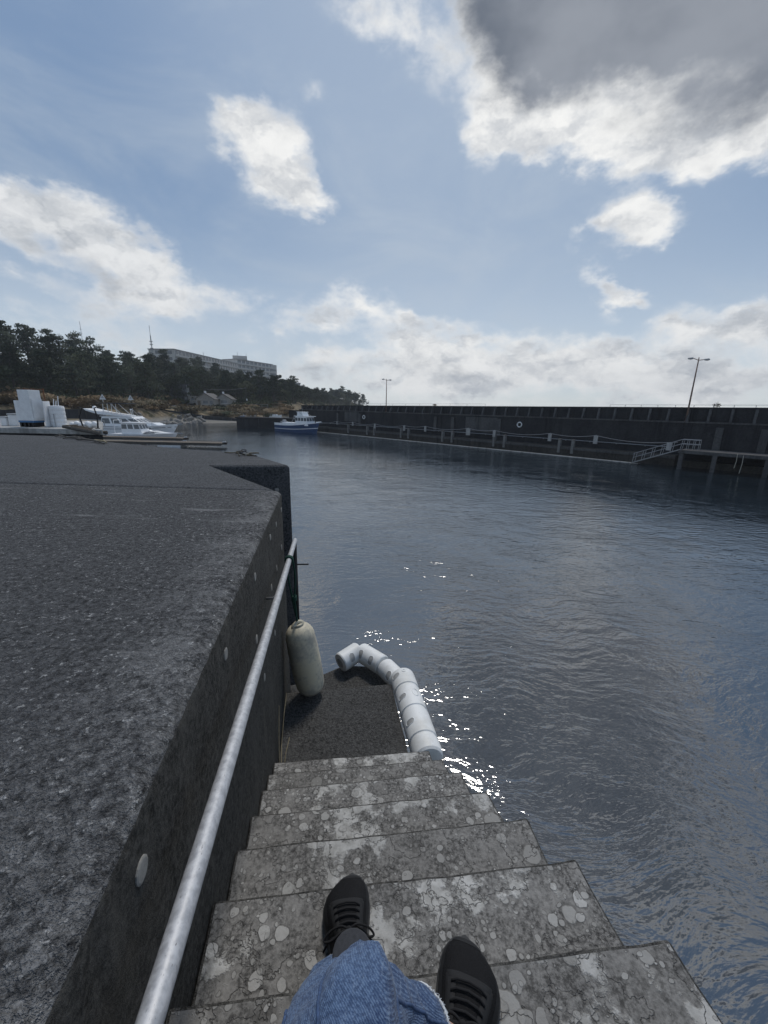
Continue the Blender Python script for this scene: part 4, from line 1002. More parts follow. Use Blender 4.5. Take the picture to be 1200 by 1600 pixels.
m2 = MB()
for sg in (1, -1): m2.tube([(2.6, sg * .9, 3.1), (.9, sg * .7, 3.9)], .03, 6)
m2.tube([(1.2, 0, 3.8), (1.2, 0, 4.5)], .025, 6); m2.tube([(-1.0, .3, 1.6), (-1.7, .3, 3.0)], .035, 6); m2.tube([(-1.6, -.5, 1.6), (-.6, -.5, 2.8)], .035, 6); m2.build('mast', 'galv', fbt, world=False)
m2 = MB().tube([(5.0, 0, 2.05), (6.3, 0, 2.16)], .09, 8); m2.build('bow_sprit', 'hull_white', fbt, world=False)
# big cruiser
cr = thing('motor_cruiser', 'large white motor cruiser with a dark canopy behind the docks', 'boat', (-39.6, 63.5, 0), -.05)
cr.scale = (1, 1, .9)
st, hu = hull(14.5, 3.9, 1.35, 1.95, cr, 'hull_white', 'hull_white', (.80, .84, 'navy_canvas'), 'boot_dark', rk=1.4)
m2 = MB(); m2.add([(x, w * sg, sh) for x, w, sh, wl, r_ in st for sg in (1, -1)], [(2 * i, 2 * i + 2, 2 * i + 3, 2 * i + 1) for i in range(len(st) - 1)]); m2.build('deck', 'hull_white', cr, world=False)
cabin(cr, 'saloon', -4.2, 3.4, 3.0, 1.45, 3.1, 'hull_white', 2.6, .2, (4, .30, .82), roof=(.2, -.1))
cabin(cr, 'coach_roof', 1.0, 5.2, 2.2, 1.6, 2.15, 'hull_white', 1.4, .3, None)
m2 = MB().loft([[(-6.6, y, 4.35), (-4.0, y, 3.78), (-.4, y, 3.3), (-.4, y, 3.15), (-4.4, y, 3.45), (-6.2, y, 4.0)] for y in (-1.5, 1.5)]); m2.build('radar_arch', 'hull_white', cr, world=False)
MB().box((-2.3, 0, 5.28), (4.9, 2.4, .13)).build('canopy', 'navy_canvas', cr, world=False, bevel=.06)
for x, y in ((-3.9, .9), (-3.9, -.9), (-3.1, .9), (-3.1, -.9), (-2.5, .6)): MB().tube([(x, y, 3.3), (x + (.1 if x < -3.5 else -1.0 * (x > -3)), y, 5.25)], .045, 6).build('frame_tube', 'hull_white', cr, world=False)
for y in (.9, -.9): MB().tube([(-2.6, y, 5.2), (-.8, y, 3.3)], .04, 6).build('frame_tube', 'hull_white', cr, world=False)
MB().lathe([(0, .26), (.2, .3), (.34, .2), (.38, .05)], (-5.9, 0, 4.4), (0, 0, 1), 14).build('radar_dome', 'hull_white', cr, world=False, smooth=True)
MB().lathe([(0, .05), (.9, .04), (1.0, .15), (1.15, .12)], (-.3, .3, 3.25), (0, 0, 1), 10).build('searchlight', 'hull_white', cr, world=False)
m2 = MB()
for sg in (1, -1): m2.tube([(1.5, sg * 1.7, 2.1), (5.6, sg * .8, 2.45), (6.9, 0, 2.6)], .025, 5)
for x, y in ((2.4, 1.6), (3.8, 1.25), (5.4, .8)):
    for sg in (1, -1): m2.tube([(x, y * sg, 1.7), (x, y * sg, 2.4)], .02, 5)
m2.build('bow_rail', 'galv', cr, world=False)
m2 = MB().tube([(6.6, 0, 1.9), (7.9, 0, 2.0)], .10, 8); m2.build('anchor_roller', 'galv', cr, world=False)
cu = bpy.data.curves.new('letters', 'FONT'); cu.body = '4TP'; cu.size = .62; cu.extrude = .008
tmp = bpy.data.objects.new('tmp', cu); COL.objects.link(tmp); dg = bpy.context.evaluated_depsgraph_get(); lm = bpy.data.meshes.new_from_object(tmp.evaluated_get(dg)); bpy.data.objects.remove(tmp)
lm.transform(Matrix.Translation((2.9, -1.86, .98)) @ Matrix.Rotation(R_(9), 4, 'Z') @ Matrix.Rotation(R_(82), 4, 'X')); lm.materials.clear()
link('hull_lettering', lm, 'boot_dark', cr, world=False)
MB().box((2.1, -1.83, 1.3), (.18, .12, .55)).build('hull_fender', 'boot_dark', cr, world=False, bevel=.04)
# small open motor boat, nearer
sb = thing('motor_boat', 'small white motor boat with a boxy wheelhouse beside the floating dock', 'boat', (-33.0, 55.2, 0), -.03)
st, hu = hull(9.2, 2.7, .75, 1.0, sb, 'hull_white', 'hull_white', None, 'boot_dark', rk=1.0)
m2 = MB(); m2.add([(x, w * sg, sh - .02) for x, w, sh, wl, r_ in st for sg in (1, -1)], [(2 * i, 2 * i + 2, 2 * i + 3, 2 * i + 1) for i in range(len(st) - 1)]); m2.build('deck', 'hull_white', sb, world=False)
cabin(sb, 'wheelhouse', -2.6, .3, 2.0, .8, 2.25, 'hull_white', .5, .0, (3, .48, .88), roof=(.5, .15))
m2 = MB().loft([[(-.2, y * 1.0, .8), (1.2, y, 1.25), (2.6, y * .7, 1.05), (3.9, y * .35, .95)] for y in (-.95, -.5, 0, .5, .95)], closed=False, caps=False); m2.build('cuddy', 'hull_white', sb, world=False, smooth=True)
MB().lathe([(0, .55), (.2, .5), (.38, .28), (.44, .03)], (.75, 0, .95), (.2, 0, 1), 16).build('hatch_dome', 'hull_white', sb, world=False, smooth=True)
m2 = MB(); m2.tube([(-1.3, 0, 2.6), (-1.3, 0, 4.2)], .03, 6); m2.tube([(-3.6, .8, .8), (-3.6, .8, 2.6)], .04, 6); m2.tube([(-3.6, -.8, .8), (-3.6, -.8, 2.6)], .04, 6); m2.tube([(-3.6, -.8, 2.6), (-3.6, .8, 2.6)], .04, 6); m2.tube([(-1.3, 0, 4.0), (1.3, 0, 1.3)], .012, 4); m2.build('mast', 'hull_white', sb, world=False)
m2 = MB().tube([(4.3, 0, 1.0), (5.3, 0, .95)], .07, 6); m2.build('bow_roller', 'galv', sb, world=False)
# small boats hauled out on the far shore
def skiff(p, rz, Ln, m, label):
    s_ = thing('small_boat', label, 'boat', p, rz); st, hu = hull(Ln, Ln * .34, .5, .8, s_, m, 'hull_white', None, None, rk=.4)
    cabin(s_, 'wheelhouse', -Ln * .25, Ln * .15, Ln * .24, .5, 1.5 if m == 'blue_paint' else .95, m, .2, .05, (2, .45, .85), taper=.9)
    MB().box((-Ln * .42, 0, .7), (.3, .4, .7)).build('outboard_motor', 'grey_plastic', s_, world=False, bevel=.06)
skiff((-44.6, 121.4, .95), .1, 5.0, 'blue_paint', 'small blue boat hauled out behind the mole')
skiff((-41.5, 124.0, 1.2), .3, 4.2, 'hull_white', 'white dinghy lying right of the small blue boat')
skiff((-33.6, 124.5, 1.25), -.2, 4.0, 'hull_white', 'white dinghy on the bank above the mole end')
skiff((-62.5, 122.0, 3.2), .4, 4.5, 'hull_white', 'white dinghy on the bank in front of the block house')

# ================================================================== FLOATING DOCKS
def dock(x0, x1, y, label, floats, w=1.8, post=True):
    dk = thing('floating_dock', label, 'dock', ((x0 + x1) / 2, y, 0))
    nb = int((x1 - x0) / .5)
    for k in range(nb): MB().box((x0 + (k + .5) * (x1 - x0) / nb, y, .56 + .01 * math.sin(k * 7.0)), ((x1 - x0) / nb - .03, w, .06)).build('plank', 'wood', dk)
    for sg in (-1, 1): MB().box(((x0 + x1) / 2, y + sg * (w / 2 - .06), .40), (x1 - x0, .10, .24)).build('side_beam', 'driftwood', dk)
    for a, b in floats: MB().box(((a + b) / 2, y, .10), (b - a, w * .92, .34)).build('float', 'white_paint', dk, bevel=.06)
    MB().tube([(x1 - .2, y, .6), (x1 + .2, y, .68)], .10, 8).build('end_roller', 'grey_plastic', dk)
dock(-43, -26.3, 54.0 - 1.2, 'floating dock with wooden planks beside the small motor boat', [(-42, -39), (-37, -34), (-28.3, -26.6)])
dock(-36, -19.0, 47.2, 'nearest long floating dock running out past the quay edge', [(-35, -32), (-26.5, -23.8), (-30.5, -28.5)])

# ================================================================== FAR APRON with its cabinet, tank and boxes
ap = bpy.data.objects.new('far_quay', None); COL.objects.link(ap); ap.location = (-25, 20, 3.8); ap.empty_display_size = .1
tag(ap, 'pale concrete apron of the neighbouring quay', kind='structure')
MB().prism([(-45, 17.4), (-12.6, 17.9), (-17.2, 24.4), (-18.5, 25.5), (-45, 26)], -1, 3.56).build('quay_body', 'seawall', ap)
MB().prism([(-45, 17.3), (-12.5, 17.8), (-17.1, 24.5), (-18.5, 25.6), (-45, 26.1)], 3.564, 3.80).build('apron_slab', 'apron', ap, bevel=.03)
cbx = thing('white_cabinet', 'white L-shaped cabinet on a blue pallet on the far apron', 'cabinet', (-15.0, 18.9, 3.80), -.12)
AX, AY = -16.3, 18.65
cbx.location = (AX, AY, 3.80); cbx.scale = (.70, .60, .86)
MB().box((0, 0, .85), (1.20, .95, 1.02)).build('body', 'white_paint', cbx, world=False, bevel=.02)
MB().box((.18, 0, 1.63), (.80, .93, .54)).build('upper_box', 'white_paint', cbx, world=False, bevel=.02)
MB().box((.64, .0, .95), (.05, .80, 1.0)).build('door', 'white_paint', cbx, world=False)
MB().box((0, 0, .29), (1.10, .9, .09)).build('pallet', 'blue_paint', cbx, world=False)
for x in (-.45, -.15, .15, .45): MB().box((x, 0, .13), (.12, .85, .23)).build('pallet_leg', 'dark_metal', cbx, world=False)
tk = thing('water_tank', 'white ribbed cylindrical tank beside the cabinet', 'tank', (-15.42, 19.1, 3.80))
pr2 = [(0, .30)]
for k in range(5): pr2 += [(.03 + k * .18, .31), (.10 + k * .18, .315), (.16 + k * .18, .31), (.18 + k * .18, .30)]
MB().lathe(pr2 + [(.95, .29), (.97, .1)], (0, 0, 0), (0, 0, 1), 24).build('shell', 'white_paint', tk, world=False)
MB().box((.08, -.315, .30), (.035, .03, .6)).build('level_strip', 'grey_plastic', tk, world=False)
for x, h in ((-.1, 1.25), (.12, 1.4), (.0, 1.18)): MB().tube([(x, 0, .95), (x + .05, 0, h)], .02, 6).build('standpipe', 'white_paint', tk, world=False)
bd = thing('white_board', 'thin white board standing between cabinet and tank', 'board', (-15.62, 18.8, 3.80), .2)
MB().box((0, 0, .58), (.05, .5, 1.16)).build('panel', 'white_paint', bd, world=False); MB().box((0, 0, .03), (.2, .5, .05)).build('foot', 'grey_plastic', bd, world=False)
for x, y, w, h, lab in ((-17.50, 19.3, .42, .60, 'white storage bin left of the L-shaped cabinet'), (-17.95, 19.3, .30, .46, 'lower white bin at the left picture edge')):
    b_ = thing('storage_bin', lab, 'bin', (x, y, 3.80)); MB().box((0, 0, h * .42), (w, .6, h * .84)).build('body', 'white_paint', b_, world=False, bevel=.03); MB().box((0, 0, h * .9), (w + .04, .64, h * .1)).build('lid', 'grey_plastic', b_, world=False, bevel=.02)
fr = thing('metal_frame', 'thin rusty pipe frame behind the L-shaped cabinet', 'frame', (-17.0, 19.9, 3.80))
for x in (-.45, .0, .45): MB().tube([(x, 0, 0), (x, 0, 1.75)], .03, 6).build('upright', 'rusty', fr, world=False)
for z in (1.1, 1.7): MB().tube([(-.5, 0, z), (.5, 0, z)], .025, 6).build('crossbar', 'rusty', fr, world=False)
gr = thing('low_railing', 'low pipe railing on the apron right of the tank', 'railing', (-14.6, 20.0, 3.80))
for x in (-.5, .1, .7): MB().tube([(x, 0, 0), (x, 0, .32)], .018, 6).build('post', 'galv', gr, world=False)
MB().tube([(-.5, 0, .32), (.7, 0, .30)], .018, 6).build('rail', 'galv', gr, world=False)
sk = thing('foam_pile', 'heap of white sacks and foam right of the tank', 'sacks', (-14.3, 19.0, 3.80))
rng = random.Random(4)
for k in range(6): MB().lathe([(0, .02), (.04, .11), (.13, .15), (.22, .11), (.26, .02)], (-.5 + .2 * k, .1 * rng.random(), .09 + .05 * (k % 2)), (.9, rng.random() - .5, .1), 10).build('sack', 'white_paint', sk, world=False, smooth=True)
for x, y, lab, tilt in ((-13.05, 18.3, 'leaning dark mooring post at the apron end', .12), (-13.6, 18.2, 'thin dark pole leaning at the apron edge', -.25)):
    po = thing('mooring_post', lab, 'post', (x, y, 3.8)); MB().tube([(0, 0, -.05), (tilt * .5, 0, .5), (-tilt * .2, 0, .90), (tilt * .6, 0, .94)], [.035, .03, .026, .022], 8).build('shaft', 'dark_metal', po, world=False)
    MB().lathe([(0, .09), (.03, .09), (.035, .05)], (0, 0, 0), (0, 0, 1), 10).build('base', 'dark_metal', po, world=False)
# timber ramp at the end of the apron
rm_ = thing('timber_ramp', 'dark timber ramp sloping off the end of the pale apron', 'ramp', (-12.95, 17.9, 3.5))
for sg in (-.25, .25): MB().tube([(-1.0, sg - .2, .42), (.4, sg, .12)], .07, 6).build('stringer', 'driftwood', rm_, world=False)
for k in range(7): MB().box((-.9 + k * .2, -.1 + .02 * k, .46 - k * .043), (.14, .6, .04)).build('tread', 'wood', rm_, world=False)

# ---- driftwood and ropes lying on the far corner of our quay
rng = random.Random(11)
dwp = [((7.35, -3.95), (6.55, -3.15)), ((7.75, -4.25), (7.2, -3.7)), ((7.0, -3.5), (6.72, -3.2)), ((7.95, -4.6), (7.65, -4.25)), ((7.3, -3.85), (7.45, -4.2))]
dlab = ['longest bent pole of the driftwood lying at the quay edge', 'driftwood beam behind the longest bent pole', 'short pale stick beside the longest bent pole', 'leftmost driftwood piece near the apron', 'driftwood piece lying across the others at the quay edge']
for i, ((s0, l0), (s1, l1)) in enumerate(dwp):
    a, b = Vector(W(s0 - .1, l0, QZ + .016)), Vector(W(s1 - .1, l1, QZ + .016)); dd = thing('driftwood', dlab[i], 'driftwood', tuple((a + b) / 2))
    MB().tube([a, a.lerp(b, .3) + Vector((.02 * rng.gauss(0, 1), .03 * rng.gauss(0, 1), .02)), a.lerp(b, .65) + Vector((.02 * rng.gauss(0, 1), .02, .015)), b], [.013, .015, .013, .009], 7).build('trunk', 'driftwood' if i != 2 else 'straw', dd, smooth=True)
    q = a.lerp(b, .4); MB().tube([q + Vector((0, 0, .012)), q + Vector((.05, .025, .04 + .03 * rng.random()))], [.007, .003], 6).build('branch', 'driftwood', dd)
rpile = thing('rope_pile', 'tangle of old rope and hose lying on the quay corner', 'rope', W(5.2, -1.0, QZ))
for k in range(6):
    s0, l0 = 5.14 + .03 * rng.gauss(0, 1), -.96 + .07 * rng.gauss(0, 1); rad = .035 + .03 * rng.random(); tl = rng.random() * 1.2
    pts = [W(s0 + rad * .8 * math.sin(a * 1.02) * .7, l0 + rad * math.cos(a), QZ + .012 + .006 * k + .030 * abs(math.sin(a * .5 + tl)) * (k % 2)) for a in np.linspace(0, 6.6, 22)]
    MB().tube(pts, .0065, 6).build('coil', ('rope', 'boot_dark', 'pale_rope', 'driftwood', 'rope', 'boot_dark')[k], rpile, smooth=True)
MB().tube([W(5.42, -1.24, QZ + .010), W(5.34, -1.13, QZ + .014), W(5.22, -1.04, QZ + .03), W(5.12, -.94, QZ + .012)], .007, 6).build('loose_end', 'rope', rpile, smooth=True)
MB().tube([W(5.16, -.9, QZ + .02), W(5.08, -.84, QZ + .014), W(5.02, -.78, QZ + .012)], .007, 6).build('loose_end', 'driftwood', rpile, smooth=True)
MB().tube([W(5.06, -1.02, QZ + .06), W(5.02, -.98, QZ + .008)], .006, 6).build('loose_end', 'rope', rpile)

# ================================================================== SHORE: retaining wall, rocks, scrub
rw = thing('retaining_wall', 'dark retaining wall sloping down along the far shore road', 'wall', (-57, 108, 0))
RWP = [(-48, 92, 3.2), (-42, 97, 3.3), (-37, 103, 3.4), (-34.5, 107, 3.6), (-32.2, 123.5, 4.2), (-27.9, 122, 3.05), (-24.0, 121, 1.85), (-19.7, 122.5, .95), (-15.0, 126, .9)]
for (a0, r0, z0), (a1, r1, z1) in zip(RWP[:-1], RWP[1:]):
    if a0 == -34.5: continue
    nseg = 4
    for k in range(nseg):
        q0, q1 = k / nseg, (k + 1) / nseg - .004
        def pp_(q, dr, z): a = a0 + (a1 - a0) * q; r = r0 + (r1 - r0) * q + dr; return (r * math.sin(R_(a)), r * math.cos(R_(a)), z)
        za, zb = z0 + (z1 - z0) * q0, z0 + (z1 - z0) * q1
        MB().add([pp_(q0, 0, -.5), pp_(q1, 0, -.5), pp_(q1, 1.2, -.5), pp_(q0, 1.2, -.5), pp_(q0, 0, za), pp_(q1, 0, zb), pp_(q1, 1.2, zb), pp_(q0, 1.2, za)],
                 [(3, 2, 1, 0), (4, 5, 6, 7), (0, 1, 5, 4), (1, 2, 6, 5), (2, 3, 7, 6), (3, 0, 4, 7)]).build('wall_panel', 'seawall', rw)
rng = random.Random(21)
def rock_mesh(seed):
    bm = bmesh.new(); bmesh.ops.create_icosphere(bm, subdivisions=2, radius=1)
    for v in bm.verts: v.co *= 1 + .5 * noise.noise(v.co * 1.3 + Vector((seed * 7, 0, 0))); v.co.z *= .65
    me = bpy.data.meshes.new('rock'); bm.to_mesh(me); bm.free(); me.materials.append(MATS['rock']); return me
RM = [rock_mesh(i) for i in range(4)]
for k in range(70):
    a = rng.uniform(-33.5, -24.2); r = hill_par(a)[0] + rng.uniform(-7, 3)
    o = bpy.data.objects.new('rock', RM[k % 4]); COL.objects.link(o); s = .25 + .65 * rng.random() ** 2
    p = PZ(a, r); o.location = (p[0], p[1], max(p[2], .02) + s * .15); o.scale = (s * 1.3, s, s); o.rotation_euler = (rng.random(), rng.random(), rng.random() * 6)
    tag(o, 'pale boulder on the rocky beach below the retaining wall', 'rock', 'boulders on the far beach')
def shrub_proto(seed, m):
    r = random.Random(seed); m2 = MB(); v, f = [], []
    for q in range(7):
        vv, ff = leaf_mesh(r, 60, (.7, .7, .5), .11, (r.gauss(0, .6), r.gauss(0, .6), .45 + .35 * r.random())); o_ = len(v); v += vv; f += [tuple(i + o_ for i in x) for x in ff]
    me = MB().add(v, f).mesh('foliage'); me.materials.append(MATS[m])
    st = MB()
    for q in range(5): st.tube([(0, 0, -.3), (r.gauss(0, .3), r.gauss(0, .3), .7)], [.04, .015], 5)
    ms = st.mesh('stems'); ms.materials.append(MATS['bark']); return me, ms
SP = [shrub_proto(i, 'scrub' if i < 3 else 'broadleaf') for i in range(5)]
SHL = {True: ('dry brown scrub bush on the bank above the shore', 'dry bushes on the bank'), False: ('green bush on the bank below the pine wood', 'green bushes on the bank')}
for k in range(270):
    a = rng.uniform(-46, -13.5); r = hill_par(a)[0] + rng.uniform(4, 38) ; i = rng.choice((0, 0, 1, 1, 2, 2, 4)) if r - hill_par(a)[0] < 24 else rng.choice((1, 3, 4, 4))
    if -27.3 < a < -20.5 and r < 160 and r - hill_par(a)[0] > 18: continue
    o = bpy.data.objects.new('shrub', None); COL.objects.link(o); o.location = PZ(a, r, -.1); s = rng.uniform(.7, 1.7); o.scale = (s * 1.3, s * 1.3, s); o.rotation_euler = (0, 0, rng.random() * 6)
    lb = SHL[i < 3]; tag(o, lb[0], 'bush', lb[1])
    for me, nm in zip(SP[i], ('foliage', 'stems')): c = bpy.data.objects.new(nm, me); COL.objects.link(c); c.parent = o

# ================================================================== HOUSES on the terrace
def house(a, r, w, dpt, h, rh, rz, label, wins):
    x, y = r * math.sin(R_(a)), r * math.cos(R_(a)); z = hill_z(a, r) - .2
    hs = thing('cottage', label, 'house', (x, y, z), rz)
    m2 = MB().loft([[(-w / 2, q, 0), (w / 2, q, 0), (w / 2, q, h), (0, q, h + rh), (-w / 2, q, h)] for q in (-dpt / 2, dpt / 2)]); m2.build('wall', 'house_wall', hs, world=False)
    e = .35; rf = MB()
    for sg in (-1, 1):
        d = Vector((sg * w / 2, 0, -rh)).normalized(); A = Vector((0, 0, h + rh + .06)); B = A + d * (math.hypot(w / 2, rh) + .4)
        n_ = Vector((sg * rh, 0, w / 2)).normalized() * .14
        rf.loft([[(p.x, q, p.z) for p in (A, B, B + n_, A + n_)] for q in (-dpt / 2 - e, dpt / 2 + e)])
    ro = rf.build('roof', 'roof_tile', hs, world=False)
    MB().box((.1, -dpt / 2 + .6, h + rh + .35), (.55, .5, .8)).build('chimney', 'white_paint', ro, world=False)
    for x0, x1, z0, z1 in wins:
        wn = MB().box(((x0 + x1) / 2, -dpt / 2 - .02, (z0 + z1) / 2), (x1 - x0, .08, z1 - z0)).build('window', 'hotel_window', hs, world=False)
        MB().box(((x0 + x1) / 2, -dpt / 2 - .06, z0 - .05), (x1 - x0 + .2, .2, .09)).build('sill', 'white_paint', wn, world=False)
    MB().box((-w / 2 + .9, -dpt / 2 - .03, 1.0), (.9, .08, 2.0)).build('door', 'wood', hs, world=False)
house(-23.25, 146, 5.4, 9.5, 2.5, 1.7, .12, 'grey-roofed cottage at left of the pair, next to the block house', [(-.6, .9, 1.0, 2.0), (1.4, 2.3, 1.0, 2.0)])
house(-21.3, 150, 5.0, 9.0, 2.2, 1.6, .18, 'grey-roofed cottage at right of the pair on the terrace', [(-.7, 1.2, .9, 1.8)])
bx_, by_ = 150 * math.sin(R_(-26.3)), 150 * math.cos(R_(-26.3)); bz = hill_z(-26.3, 150) - .3
bh = thing('block_house', 'grey two-storey concrete block house with a white ladder', 'building', (bx_, by_, bz), .25)
MB().box((-.2, 0, 2.9), (5.2, 4.5, 5.8)).build('wall', 'seawall_light', bh, world=False)
MB().box((-.2, 0, 5.9), (5.5, 4.8, .2)).build('roof', 'seawall_light', bh, world=False)
MB().box((3.3, -1.2, 1.2), (2.2, 3.2, 2.4)).build('annex', 'house_wall', bh, world=False)
for x, z in ((-1.4, 4.2), (.6, 4.2), (1.7, 3.9), (1.5, 1.6)): MB().box((x, -2.27, z), (.8, .06, .9)).build('window', 'hotel_window', bh, world=False)
MB().box((3.5, -2.83, 1.5), (.9, .06, .8)).build('window', 'hotel_window', bh, world=False)
for k in range(8): MB().box((2.25, -2.4, 2.6 + k * .4), (.5, .05, .1)).build('ladder_rung', 'white_paint', bh, world=False)
for x in (2.0, 2.5): MB().box((x, -2.4, 4.0), (.06, .06, 3.4)).build('ladder_rail', 'white_paint', bh, world=False)
MB().tube([(1.4, 0, 5.9), (1.4, 0, 7.2)], .05, 6).build('vent_pipe', 'galv', bh, world=False)
# utility pole with wire
ux, uy, uz = PZ(-18.75, 150)
up_ = thing('utility_pole', 'thin utility pole with wires right of the cottages', 'utility pole', (ux, uy, uz))
MB().tube([(0, 0, -.3), (0, 0, 6.2)], [.12, .07], 8).build('pole', 'driftwood', up_, world=False); MB().box((0, 0, 5.8), (1.4, .1, .1)).build('crossarm', 'driftwood', up_, world=False)
MB().tube([(0, 0, 6.0), (-6, -1, 5.2), (-13, -2.5, 5.3)], .03, 5).build('wire', 'galv', up_, world=False)
MB().box((.15, -.1, 2.2), (.35, .3, .6)).build('meter_box', 'white_paint', up_, world=False)
fx, fy, fz = PZ(-17.6, 146)
fe = thing('pipe_fence', 'low pale pipe fence on the grass bank right of the utility pole', 'fence', (fx, fy, fz))
for k in range(5): MB().tube([(-4 + 2 * k, 0, -.4), (-4 + 2 * k, 0, 1.4)], .05, 6).build('post', 'galv', fe, world=False)
for z in (.7, 1.3): MB().tube([(-4, 0, z), (4, 0, z)], .04, 6).build('rail', 'galv', fe, world=False)
# triangular signs
for a, r, zc, lab in ((-34.6, 112, 6.0, 'white triangular leading mark on a post above the cruiser'), (-31.87, 118, 6.05, 'lower white triangular leading mark on the grassy bank')):
    x, y = r * math.sin(R_(a)), r * math.cos(R_(a)); sg = thing('leading_mark', lab, 'sign', (x, y, hill_z(a, r)))
    MB().tube([(x, y, hill_z(a, r) - .3), (x, y, zc - .4)], .07, 8).build('post', 'white_paint', sg)
    ca, sa = math.cos(R_(-a)), math.sin(R_(-a)); rx = Vector((ca, sa, 0)); ny = Vector((-sa, ca, 0)); c = Vector((x, y, zc))
    tri = [c + rx * -.62 + Vector((0, 0, -.6)), c + rx * .62 + Vector((0, 0, -.6)), c + Vector((0, 0, .62))]
    MB().loft([[p - ny * .12 for p in tri], [p - ny * .08 for p in tri]]).build('board', 'white_paint', sg)
    MB().loft([[c + (p - c) * .45 - ny * .135 for p in tri], [c + (p - c) * .45 - ny * .122 for p in tri]]).build('centre_mark', 'grey_plastic', sg)
# radio masts on the ridge
for p, z0, z1, lab, thick in (((-104.3, 188.0), 14, 37.5, 'lattice radio mast with aerials rising beside the hotel', .55), ((-110.6, 154.5), 13, 32.6, 'thin aerial mast above the trees at left', .16)):
    ms = thing('radio_mast', lab, 'mast', (p[0], p[1], z0))
    if thick > .3:
        for k in range(3):
            a = k * 2.094; MB().tube([(thick * math.cos(a), thick * math.sin(a), 0), (.12 * math.cos(a), .12 * math.sin(a), z1 - z0 - 4)], .07, 5).build('leg', 'galv', ms, world=False)
        for k in range(14):
            h = k * 1.35 + .5; w_ = thick + (.12 - thick) * h / (z1 - z0 - 4)
            pts = [(w_ * math.cos(q * 2.094), w_ * math.sin(q * 2.094), h) for q in range(4)]; MB().tube(pts, .035, 4).build('brace', 'galv', ms, world=False)
        for h in (12.5, 14.2, 15.8, 17): MB().box((0, 0, h), (1.3, .25, .35)).build('aerial', 'hotel_wall', ms, world=False)
        MB().tube([(0, 0, z1 - z0 - 4), (0, 0, z1 - z0)], .09, 6).build('whip', 'galv', ms, world=False)
    else:
        MB().tube([(0, 0, 0), (0, 0, z1 - z0)], [.13, .06], 6).build('pole', 'galv', ms, world=False)
        for h in (15.5, 17): MB().box((0, 0, z1 - z0 - 19.6 + h), (.8, .08, .08)).build('aerial', 'galv', ms, world=False)

# ================================================================== HOTEL on the ridge
def wing(ht, P, Q, z0, z1, depth, nst, nwin, tag_):
    P, Q = Vector((*P, 0)), Vector((*Q, 0)); d = (Q - P); Ln = d.length; d.normalize(); nr = Vector((-d.y, d.x, 0))
    if nr.dot(P) < 0: nr = -nr
    def pt(a, b, z): v = P + d * a + nr * b; return (v.x, v.y, z)
    poly = [pt(0, 0, 0)[:2], pt(Ln, 0, 0)[:2], pt(Ln, depth, 0)[:2], pt(0, depth, 0)[:2]]
    wl = MB().prism(poly, z0, z1).build('wall', 'hotel_wall', ht); tag(wl, tag_)
    MB().prism([pt(-.3, -.3, 0)[:2], pt(Ln + .3, -.3, 0)[:2], pt(Ln + .3, depth + .3, 0)[:2], pt(-.3, depth + .3, 0)[:2]], z1 + .004, z1 + .45).build('roof', 'hotel_band', ht)
    sh = (z1 - z0) / nst; proto = None
    for s_ in range(nst):
        zz = z0 + s_ * sh
        MB().prism([pt(.2, -.9, 0)[:2], pt(Ln - .2, -.9, 0)[:2], pt(Ln - .2, -.01, 0)[:2], pt(.2, -.01, 0)[:2]], zz + .0, zz + 1.0).build('balcony', 'hotel_wall', ht)
        for k in range(nwin):
            a0 = Ln * (k + .14) / nwin; a1 = Ln * (k + .86) / nwin
            m2 = MB(); c = pt((a0 + a1) / 2, -.05, zz + sh * .62)
            if proto is None:
                m2.box((0, 0, 0), (a1 - a0, .12, sh * .60), math.atan2(d.y, d.x)); proto = m2.mesh('window'); proto.materials.append(MATS['hotel_window'])
            o = bpy.data.objects.new('window', proto); COL.objects.link(o); o.parent = ht; o.location = Vector(c) - ht.location
    return pt, Ln
H0, H1, HB = (-115.9, 230.5), (-107.6, 306.0), (-92.6, 340.5)
ht = thing('hotel', 'long pale hotel block standing on the wooded ridge', 'hotel', (-110, 270, 16))
wing(ht, H0, H1, 19.6, 33.0, 15, 4, 22, 'long lower wing')
wing(ht, (-128.6, 236.4), (-116.1, 230.2), 19.6, 33.0, 12, 4, 3, 'end face of the lower wing') if False else None
d0 = Vector((H0[0] + 1.6, H0[1] - .2)); 
for s_ in range(4):
    for k in range(2):
        nr = Vector((H1[0] - H0[0], H1[1] - H0[1], 0)).normalized(); lf = Vector((-nr.y, nr.x, 0)); b = Vector((*H0, 0)) + lf * (3.0 + 6.5 * k) - nr * .06
        MB().box((b.x, b.y, 19.6 + 3.35 * s_ + 2.0), (3.2, .12, 1.7), math.atan2(lf.y, lf.x)).build('window', 'hotel_window', ht)
wing(ht, (-108.6, 305.0), HB, 20.0, 36.3, 14, 5, 9, 'taller curved end block')
MB().lathe([(0, 6.8), (16.3, 6.8), (16.35, 6.0)], (-97.3, 344.0, 20.0), (0, 0, 1), 24).build('round_end', 'hotel_wall', ht)
for s_ in range(4): MB().lathe([(0, 6.9), (1.5, 6.9)], (-97.3, 344.0, 21.6 + 3.26 * s_), (0, 0, 1), 24).build('window', 'hotel_window', ht)
MB().box((-109.5, 314, 38.0), (10, 9, 2.6), .35).build('penthouse', 'hotel_wall', ht)
for x, y in ((-110, 311), (-106, 318), (-113, 260)): MB().tube([(x, y, 33.3), (x, y, 42.0 if y > 300 else 35.5)], .12, 5).build('aerial', 'galv', ht)
fbq = thing('distant_building', 'low grey building peeping over the trees right of the hotel', 'building', (-74, 322, 12))
